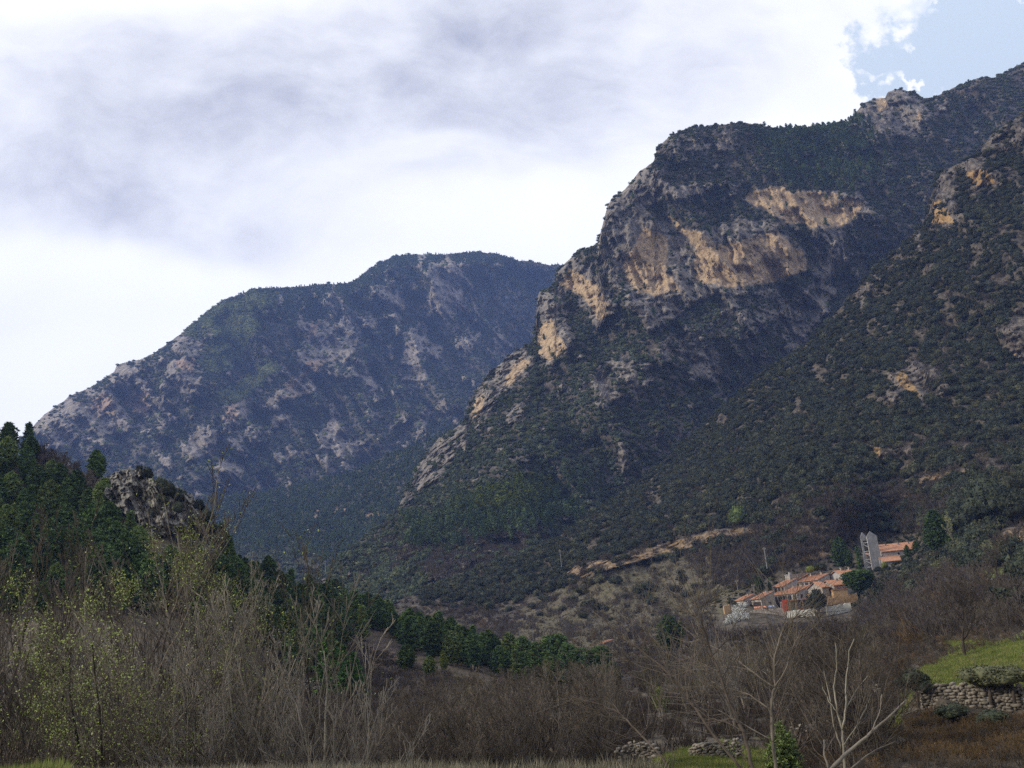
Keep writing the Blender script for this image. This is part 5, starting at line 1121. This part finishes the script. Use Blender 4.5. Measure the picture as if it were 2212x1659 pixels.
# ------------------------------------------------------------------ the nearer trees, one by one
def near(e, px, d, ytop, label, cat='tree'):
    g = ground_at(px, d); gx_, gy_ = pix(g); h = (gy_ - ytop) * d / FPX; seth(e, h); e.location = tuple(g - np.array([0, 0, .1])); e.rotation_euler = (0, 0, 0); e['label'] = label; e['category'] = cat; return e
K4 = dict(levels=4, kids=(10, 8, 6, 4), lens=(.5, .55, .5, .5), up=.7, first=.15)
near(broad('budding_tree', 450, 9, (m_bark, m_twig), m_bud, 17000, .027, leafspread=.10, r0=.10, rmin=.006, stems=4, stemspread=.38, spread=.7, levels=4, kids=(8, 6, 5, 4), lens=(.5, .55, .5, .5), up=.5, first=.12), 236, 38, 1232, 'broad young tree dotted with fresh yellow green leaves at lower left')
near(broad('budding_tree', 451, 9, (m_twigg, m_bark), m_bud, 800, .028, leafspread=.06, r0=.08, rmin=.007, limbs1=True, stems=4, stemspread=.28, spread=.45, levels=3, kids=(6, 5, 4), lens=(.5, .5, .5, .5), up=1.0, first=.2), 395, 43, 1118, 'tall leafless tree with a few yellow buds rising in front of the rock outcrop')
near(broad('grey_tree', 452, 9, (m_twigg, m_twigg), None, 0, r0=.09, rmin=.007, limbs1=True, stems=2, stemspread=.2, spread=.62, **{**K4, 'kids': (9, 7, 5, 3)}), 458, 36, 1318, 'fine twigged grey leafless tree right of the budding tree')
near(broad('budding_tree', 453, 9, (m_bark, m_twig), m_bud, 420, .036, r0=.07, rmin=.006, stems=3, stemspread=.3, spread=.5, levels=3, kids=(9, 6, 5), lens=(.5, .5, .5), up=.9, first=.25), 560, 41, 1240, 'thin leafless tree with yellow buds near its tips before the dark pines')
near(broad('pale_tree', 454, 7, (m_pale, m_twigg), None, 0, r0=.07, rmin=.009, stems=4, stemspread=.35, spread=.55, levels=3, kids=(7, 5, 4), lens=(.5, .5, .5), up=.9, first=.2), 610, 37, 1350, 'pale barked leafless tree left of the bright cedars')
near(broad('pale_tree', 455, 6, (m_pale, m_twigg), None, 0, r0=.06, rmin=.009, stems=4, stemspread=.4, spread=.55, levels=3, kids=(7, 5, 4), lens=(.5, .5, .5), up=.7, first=.15), 672, 36, 1440, 'low pale barked bush-like tree just left of the bright cedars')
labs = ['dark leafless tree at the left edge of the picture', 'dark leafless tree second from the left edge', 'dark leafless tree third from the left edge', 'dark leafless tree directly behind the budding tree', 'dark leafless tree between the budding tree and the grey tree', 'dark spreading tree low at the left edge']
for i, (x, d, yt) in enumerate(((18, 48, 1230), (82, 50, 1190), (150, 52, 1240), (215, 54, 1180), (335, 50, 1270), (50, 36, 1400))):
    near(broad('leafless_tree', 460 + i, 9, (m_bark, m_twig), None, 0, r0=.09, rmin=.008, limbs1=True, stems=3, stemspread=.2, spread=.5, levels=4, kids=(7, 5, 4, 3), lens=(.45, .5, .5, .5), up=1.0, first=.2), x, d, yt, labs[i])
near(broad('leafless_tree', 470, 9, (m_bark, m_bark), None, 0, r0=.24, rmin=.016, stems=1, spread=.95, levels=4, kids=(9, 6, 5, 5), lens=(.75, .6, .5, .5), up=.75, first=.28, wob=.14), 2088, 104, 1262, 'big spreading leafless tree standing on the edge of the green meadow')
near(broad('leafless_tree', 471, 8, (m_bark, m_twig), None, 0, r0=.12, rmin=.014, spread=.7, **{**K4, 'first': .35}), 2140, 112, 1300, 'leafless tree right of the big one, on the meadow slope')
near(broad('leafless_tree', 472, 5, (m_bark, m_twig), None, 0, r0=.05, rmin=.008, spread=.6, levels=3, kids=(9, 5, 4), lens=(.5, .5, .5), up=.9, first=.2), 2112, 90, 1422, 'small leafless tree just above the dry stone wall')
near(broad('leafless_tree', 473, 6, (m_bark, m_twigp), None, 0, r0=.1, rmin=.012, stems=3, stemspread=.5, spread=.8, **K4), 2010, 118, 1370, 'rounded leafless fruit tree left of the green meadow')
near(broad('leafless_tree', 474, 6, (m_bark, m_twig), None, 0, r0=.12, rmin=.012, stems=1, spread=.9, levels=4, kids=(8, 6, 5, 4), lens=(.7, .6, .5, .5), first=.25, up=.5), 1900, 130, 1340, 'gnarled dark leafless tree in the thicket below the village')
near(broad('leafless_tree', 475, 6, (m_bark, m_twig), None, 0, r0=.1, rmin=.014, spread=.8, **K4), 2155, 230, 1165, 'leafless tree below the ochre bank near the right edge')
near(broad('willow_tree', 476, 6, (m_bark, m_twig), m_willow, 5000, .12, leafspread=.16, r0=.1, rmin=.01, spread=.45, stems=3, stemspread=.2, **K4), 1440, 120, 1488, 'fresh yellow green leafy tree alone in the brown thicket')
near(broad('willow_tree', 477, 5, (m_bark, m_twig), m_willow, 900, .10, leafspread=.2, r0=.08, rmin=.01, spread=.5, stems=3, stemspread=.3, **K4), 1410, 260, 1385, 'faintly green budding tree in the thicket near the shed')
e = conifer(480, 3.4, .26, 'dome', m_pine, base=.02, n=240, clump=.045, name='juniper_shrub'); e.location = tuple(ground_at(1706, 60)); e['label'] = 'dark narrow juniper between the straight and the forked bare trees'; e['category'] = 'shrub'
# slender near trees traced limb by limb at their own distance
def limbs(name, label, L_, dist, mat, twigmat, seed, ntw=8, tl=1.1):
    r = np.random.RandomState(seed); base = None; mbs = []; tw = []
    for li, (pp, w0, w1, dd) in enumerate(L_):
        d0 = dist + dd[0]; d1 = dist + dd[1]; n = len(pp); P = [at(x, y, d0 + (d1 - d0) * i / (n - 1)) for i, (x, y) in enumerate(pp)]
        Q = []
        for i in range(n - 1):
            for k in range(4): f_ = k / 4; Q.append(P[i] * (1 - f_) + P[i + 1] * f_ + r.randn(3) * .006)
        Q.append(P[-1]); s = dist / FPX / 2
        if pp[0][1] > 1655:                                   # runs on down to its root
            q = Q[0]; g = gz(q[0], q[1]); dn = q - (Q[2] - Q[0]) / np.linalg.norm(Q[2] - Q[0]) * (q[2] - g) * .8; dn = np.array([q[0] + (dn[0] - q[0]) * .3, q[1] + (dn[1] - q[1]) * .3, g - .4])
            if base is None: base = dn
            Q = [base + (dn - base) * .05, (Q[0] + base) / 2] + Q
        rad = np.linspace(w0 * .78, w1 * .8, len(Q)) * s; mbs.append((Q, rad))
        for k in range(int(ntw * n / 2)):
            i = r.randint(2, len(Q) - 1); ax = Q[i] - Q[i - 1]; ax /= np.linalg.norm(ax); sd_ = np.cross(ax, r.randn(3)); sd_ /= np.linalg.norm(sd_); d_ = ax * .7 + sd_ * .7 + np.array([0, 0, .3]); L = tl * (.4 + r.rand()); a = Q[i]
            for q in range(3): b = a + (d_ + r.randn(3) * .15) * L / 3; tw.append((a, b, .006 - .0012 * q, .0052 - .0012 * q)); a = b
    e = empty(name, tuple(base), 0, label, 'tree'); t = MB()
    for Q, rad in mbs[:1]: t.tube([q - base for q in Q], rad, 7)
    t.build('trunk', mat, e, smooth=True)
    for Q, rad in mbs[1:]: MB().tube([q - base for q in Q], rad, 6).build('branch', mat, e, smooth=True)
    if tw: me = seg_mesh('crown', [(a - base, b - base, c, d_) for a, b, c, d_ in tw], 3); put('crown', me, twigmat, e)
limbs('slender_tree', 'slender dark tree with long limbs leaning left in the right foreground', [
    ([(1626, 1662), (1606, 1581), (1575, 1519), (1555, 1451), (1538, 1417), (1520, 1358), (1507, 1314), (1496, 1290)], 10, 3.0, (0, 1)),
    ([(1538, 1417), (1568, 1386), (1592, 1372)], 3.5, 2, (.4, .8)), ([(1520, 1358), (1500, 1330), (1470, 1310), (1455, 1305)], 3, 1.5, (.6, 1.2)), ([(1575, 1519), (1555, 1470), (1548, 1440)], 3, 1.5, (.2, .8)), ([(1507, 1314), (1530, 1300), (1548, 1306)], 2, 1.2, (.9, 1.2)),
    ([(1555, 1451), (1530, 1440), (1500, 1425), (1470, 1405)], 3, 1.4, (.3, .9)), ([(1606, 1581), (1570, 1560), (1530, 1550), (1490, 1520)], 3.2, 1.6, (.1, .9))], 17, m_bark, m_twig, 1, 9)
limbs('slender_tree', 'long pale grey limb of a slender tree running up left towards the shed', [
    ([(1602, 1662), (1541, 1588), (1500, 1526), (1455, 1466), (1420, 1432), (1387, 1407), (1330, 1362), (1280, 1320)], 8, 2.2, (0, 2.5)),
    ([(1455, 1466), (1440, 1440), (1452, 1400)], 3, 1.6, (1, 1.4)), ([(1449, 1460), (1400, 1445), (1350, 1425), (1320, 1405)], 2.8, 1.4, (1, 2)), ([(1500, 1526), (1470, 1500), (1440, 1490)], 2.6, 1.4, (.6, 1)), ([(1387, 1407), (1395, 1370), (1385, 1340)], 2.2, 1.2, (1.6, 2))], 19, m_bark, m_twig, 2, 8)
limbs('slender_tree', 'low slender branch arching left over the brown thicket in the foreground', [
    ([(1449, 1662), (1420, 1625), (1385, 1588), (1358, 1559), (1342, 1543), (1305, 1524), (1264, 1514), (1231, 1503)], 6.5, 2.0, (0, 2)),
    ([(1342, 1543), (1320, 1515), (1300, 1498), (1262, 1470)], 3.2, 1.4, (1, 2)), ([(1385, 1588), (1410, 1560), (1440, 1545)], 3.4, 1.6, (.4, .8)), ([(1305, 1524), (1290, 1540), (1262, 1550)], 2, 1.2, (1.4, 1.8))], 16, m_bark, m_twig, 3)
limbs('straight_tree', 'straight grey leafless trunk with whorled side branches in the right foreground', [
    ([(1676, 1662), (1668, 1588), (1666, 1519), (1674, 1485), (1673, 1427), (1681, 1389), (1695, 1348)], 9.5, 5.0, (0, .8)),
    ([(1671, 1485), (1620, 1447), (1568, 1410), (1524, 1389), (1483, 1362)], 4, 1.8, (.3, 1.5)), ([(1664, 1533), (1620, 1502), (1572, 1485), (1524, 1468), (1472, 1437)], 4, 1.8, (.3, 1.5)), ([(1667, 1598), (1609, 1567), (1551, 1533), (1500, 1512)], 3.6, 1.6, (.2, 1.2)),
    ([(1674, 1485), (1700, 1440), (1712, 1400), (1725, 1375)], 4, 2, (.3, .6)), ([(1673, 1440), (1690, 1415), (1705, 1360), (1712, 1335)], 3.5, 1.6, (.4, .8)), ([(1695, 1348), (1720, 1332), (1748, 1335)], 3, 1.6, (.8, 1)), ([(1695, 1348), (1680, 1325), (1640, 1312)], 3, 1.4, (.8, 1.1)), ([(1695, 1348), (1700, 1320), (1715, 1305)], 3, 1.4, (.8, 1.1))], 20, mat_simple('grey_bark', (.07, .062, .05), (.15, .135, .11), 3, bmp=.3), m_twig, 4, 10)
limbs('forked_tree', 'cream barked tree forking low into three wavy stems', [
    ([(1825, 1662), (1822, 1610), (1820, 1581), (1808, 1536), (1801, 1485), (1808, 1434), (1804, 1386)], 7.5, 2.6, (0, .8)),
    ([(1820, 1577), (1828, 1529), (1827, 1478), (1835, 1406), (1845, 1380)], 5, 2, (.2, .6)), ([(1818, 1618), (1801, 1570), (1791, 1502), (1780, 1450)], 4.2, 2, (.1, .8)), ([(1828, 1529), (1850, 1490), (1875, 1460)], 3, 1.4, (.3, .8)), ([(1808, 1536), (1790, 1515), (1775, 1480)], 2.6, 1.2, (.3, .8)),
    ([(1822, 1610), (1850, 1570), (1870, 1530), (1882, 1500)], 3.5, 1.6, (.1, .8))], 24, m_pale, m_twig, 5, 4)
limbs('leaning_tree', 'thick pale grey trunk leaning far to the right in the foreground', [
    ([(1792, 1664), (1832, 1625), (1883, 1581), (1924, 1546), (1958, 1512)], 11, 4.0, (0, 1.2)),
    ([(1832, 1664), (1883, 1625), (1934, 1601)], 6, 2.6, (0, .8)), ([(1883, 1581), (1900, 1540), (1905, 1500)], 3.2, 1.6, (.5, .9)), ([(1792, 1664), (1780, 1632), (1780, 1598)], 6, 4, (0, .3)), ([(1924, 1546), (1950, 1545), (1985, 1530)], 3, 1.6, (.9, 1.2))], 22, m_twigg, m_twig, 6, 5)
# ------------------------------------------------------------------ dry stone walls
m_stone = mat_simple('field_stone', (.085, .078, .065), (.25, .23, .19), .9, bmp=.6, bd=.05)
def rubble(name, label, pts, rows, sz, seed, depth=.7, dropz=.25, wobble=.3, cat='stone wall'):
    """pts: [(px, ytop, dist)...] along the top of the wall"""
    r = np.random.RandomState(seed); P = [at(*q) for q in pts]; base = P[0].copy(); v0, f0 = ico(1); VV, TT = [], []; o = 0
    ln = [0]
    for a, b in zip(P[:-1], P[1:]): ln.append(ln[-1] + np.linalg.norm(b - a))
    for ry in range(rows):
        s = r.rand() * sz
        while s < ln[-1]:
            w_ = sz * (.45 + 1.2 * r.rand() ** 1.5); k = min(len(P) - 2, int(np.searchsorted(ln, s, 'right')) - 1); f_ = (s - ln[k]) / max(1e-6, ln[k + 1] - ln[k]); p = P[k] * (1 - f_) + P[k + 1] * f_
            t = (P[k + 1] - P[k]) / np.linalg.norm(P[k + 1] - P[k]); n = np.cross(t, (0, 0, 1)); n /= np.linalg.norm(n)
            if ry == 0 and r.rand() < wobble: s += w_; continue
            c = p - np.array([0, 0, (ry + .5) * sz * .52]) + n * r.randn() * .06 + np.array([0, 0, r.randn() * .03])
            v_ = v0 * (1 + .35 * r.randn(len(v0), 1) * .5); v_ = np.sign(v_) * np.abs(v_) ** .7
            q = c + v_[:, :1] * t * w_ * .5 + v_[:, 1:2] * n * depth * .5 + v_[:, 2:] * np.array([0, 0, 1]) * sz * (.26 + .13 * r.rand())
            VV.append(q - base); TT.append(f0 + o); o += len(v0); s += w_ * .98
    me = mesh_from(name, np.concatenate(VV), tris=np.concatenate(TT)); return tag(put(name, me, m_stone, None, tuple(base)), label, cat)
rubble('dry_stone_wall', 'long dry stone wall holding up the green meadow at the right edge', [(1990, 1479, 81.5), (2050, 1476, 80), (2110, 1473, 78.5), (2180, 1476, 77), (2260, 1478, 75.5)], 12, .40, 1)
rubble('dry_stone_wall', 'short grey dry stone wall left of the long one, half hidden by twigs', [(1862, 1488, 110), (1890, 1478, 108), (1925, 1486, 106)], 6, .42, 2)
rubble('dry_stone_wall', 'low dry stone wall above the bright green patch at the bottom', [(1488, 1608, 74), (1520, 1604, 73), (1560, 1600, 72), (1600, 1592, 72)], 7, .34, 3)
rubble('dry_stone_wall', 'tumbled grey stone wall crossing the thicket behind the forked tree', [(1700, 1572, 92), (1745, 1560, 92), (1790, 1556, 92)], 4, .36, 4, wobble=.5)
rubble('dry_stone_wall', 'collapsed stone wall under the low arching branch at the bottom', [(1330, 1612, 78), (1370, 1600, 78), (1420, 1608, 77)], 6, .34, 5, wobble=.6)
rubble('dry_stone_wall', 'pale stone wall just behind the big spreading leafless tree', [(2160, 1400, 118), (2195, 1388, 116), (2225, 1372, 114)], 4, .4, 6, wobble=.4)
rubble('dry_stone_wall', 'pale stretch of wall in the scrub below the church', [(1948, 1246, 335), (1975, 1243, 333), (1998, 1240, 331)], 4, .7, 7, depth=1.2)
rubble('dry_stone_wall', 'pale broken wall in the scrub under the evergreen before the white walls', [(1768, 1352, 352), (1790, 1350, 352)], 6, .9, 8, depth=1.2)
rubble('dry_stone_wall', 'rough stones at the foot of the bare patch beside the cedars', [(620, 1470, 150), (660, 1466, 150), (690, 1470, 150)], 5, .5, 9, wobble=.5)
for i, (x, y, d, h, wd, m_, lb) in enumerate(((2135, 1490, 77.5, 1.5, 3.4, m_oak, 'dark evergreen shrub hanging over the middle of the long dry stone wall'), (2185, 1486, 76, 1.3, 3.0, m_oak, 'dark shrub over the right part of the long dry stone wall'), (1978, 1500, 81, 1.6, 2.6, m_oak, 'dark shrub at the left end of the long dry stone wall'),
        (2060, 1556, 74, 1.0, 2.2, m_oak, 'small rounded dark shrub at the foot of the long dry stone wall'), (2150, 1572, 72, 1.0, 2.4, m_oak, 'low dark shrub below the right part of the long dry stone wall'))):
    e = bush_tree('shrub', 520 + i, h, wd, m_, .02, .05); e.location = tuple(at(x, y, d)); e['label'] = lb; e['category'] = 'shrub'
# ------------------------------------------------------------------ grasses and undergrowth
def grass_tuft(name, seed, n=40, h=.35, w_=.012, spread=.12, mat=None):
    r = np.random.RandomState(seed); b = r.randn(n, 3) * spread; b[:, 2] = 0; d = r.randn(n, 3) * .35; d[:, 2] = 1; s = np.cross(d, r.randn(n, 3)); s /= np.linalg.norm(s, axis=1)[:, None]
    H = h * (.5 + .8 * r.rand(n, 1)); V = np.stack([b - s * w_, b + s * w_, b + d * H + r.randn(n, 3) * .03], 1).reshape(-1, 3); me = mesh_from(name, V, tris=np.arange(n * 3).reshape(-1, 3)); return me
m_dry = mat_leaf('dry_grass', (.13, .125, .085), (.21, .20, .15), None, scale=1.5, per=.25); m_grs = mat_leaf('green_grass', (.09, .13, .024), (.155, .185, .045), (.22, .20, .085), scale=.5, per=.25)
dryc = proto_coll('dry_grass_shapes', [grass_tuft('dry_grass_shape', 500 + k, 46, .30) for k in range(3)], m_dry)
grc = proto_coll('green_grass_shapes', [grass_tuft('green_grass_shape', 510 + k, 40, .22, .016) for k in range(3)], m_grs)
def floor_pts(n, px0, px1, d0, d1, seed):
    r = np.random.RandomState(seed); px = r.uniform(px0, px1, n); hd = ray(px, px * 0 + 1500); hd = hd[:, :2] / np.linalg.norm(hd[:, :2], axis=1)[:, None]; D_ = np.sqrt(r.uniform(d0 ** 2, d1 ** 2, n)); xy = hd * D_[:, None]
    return np.column_stack([xy, floor_z(xy[:, 0], xy[:, 1])]), px
P, px = floor_pts(34000, -80, 1560, 9, 27, 31); ye = 14.3 - .72 * P[:, 0]; kk = (P[:, 1] > ye - 3.2) & (P[:, 1] < ye + 2.0) & (px > 100) & (px < 1390)
P = P[kk]; stuff('bank_grass', P, sizes(len(P), .3, .75), dryc, 'strip of grey dry grass along the near bank at the bottom edge', 'grass', 31, sink=.02)
P, px = floor_pts(9000, -80, 130, 15, 30, 32); stuff('corner_grass', P, sizes(len(P), .6, 1.2), grc, 'green grass in the bottom left corner', 'grass', 32, sink=.02)
P, px, py = spur.scatter(26000, lambda px, py, a: a['green'] * (py > 1380), 33); stuff('meadow_grass', P, sizes(len(P), .6, 1.5), grc, 'short green grass of the meadow terraces at lower right', 'grass', 33, sink=.02)
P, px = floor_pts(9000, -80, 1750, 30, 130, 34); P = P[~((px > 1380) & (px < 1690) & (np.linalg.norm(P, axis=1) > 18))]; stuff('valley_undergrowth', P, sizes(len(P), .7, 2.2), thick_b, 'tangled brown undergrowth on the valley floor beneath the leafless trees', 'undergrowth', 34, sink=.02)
P, px, py = spur.scatter(9000, lambda px, py, a: (1 - a['green']) * ((py > 1548) | (px < 1990) & (py > 1415) | (py > 1345) * (py < 1440)) * (px > 1690), 35); stuff('near_scrub', P, sizes(len(P), .35, 1.0), proto_coll('ochre_scrub_shapes', [twigbush('ochre_scrub_shape', 90 + k, m_twigr if k == 0 else m_twig) for k in range(4)], m_twig), 'brown scrub below the long dry stone wall at lower right', 'scrub', 35, sink=.02)
P, px, py = hill.scatter(2500, lambda px, py, a: ((py > crest_e(px) + 60) & (px > 500)) * 1.0, 36); stuff('hill_undergrowth', P, sizes(len(P), .8, 2.4), thick_p, 'purplish undergrowth on the foot of the left hill', 'undergrowth', 36, sink=.02)
P, px, py = spur.scatter(1400, lambda px, py, a: (1 - a['green']) * (py > 1546) * (py < 1640) * (px > 1960), 37); stuff('wall_foot_scrub', P, sizes(len(P), .35, .9), thick_r, 'tan and russet scrub at the foot of the long dry stone wall', 'scrub', 37, sink=.02)
# ------------------------------------------------------------------ air
mb = MB(); mb.box(-4500, -300, -18.5, 4500, 5200, 1900)
m = bpy.data.materials.new('haze'); m.use_nodes = True; m.node_tree.nodes.clear(); t = NT(m.node_tree)
vol = t.new('ShaderNodeVolumePrincipled'); vol.inputs['Color'].default_value = (.30, .46, 1.0, 1); vol.inputs['Density'].default_value = 9.6e-5
vol.inputs['Anisotropy'].default_value = 0.0
out = t.new('ShaderNodeOutputMaterial'); t.l.new(vol.outputs[0], out.inputs['Volume'])
tag(mb.build('haze', m), kind='stuff')
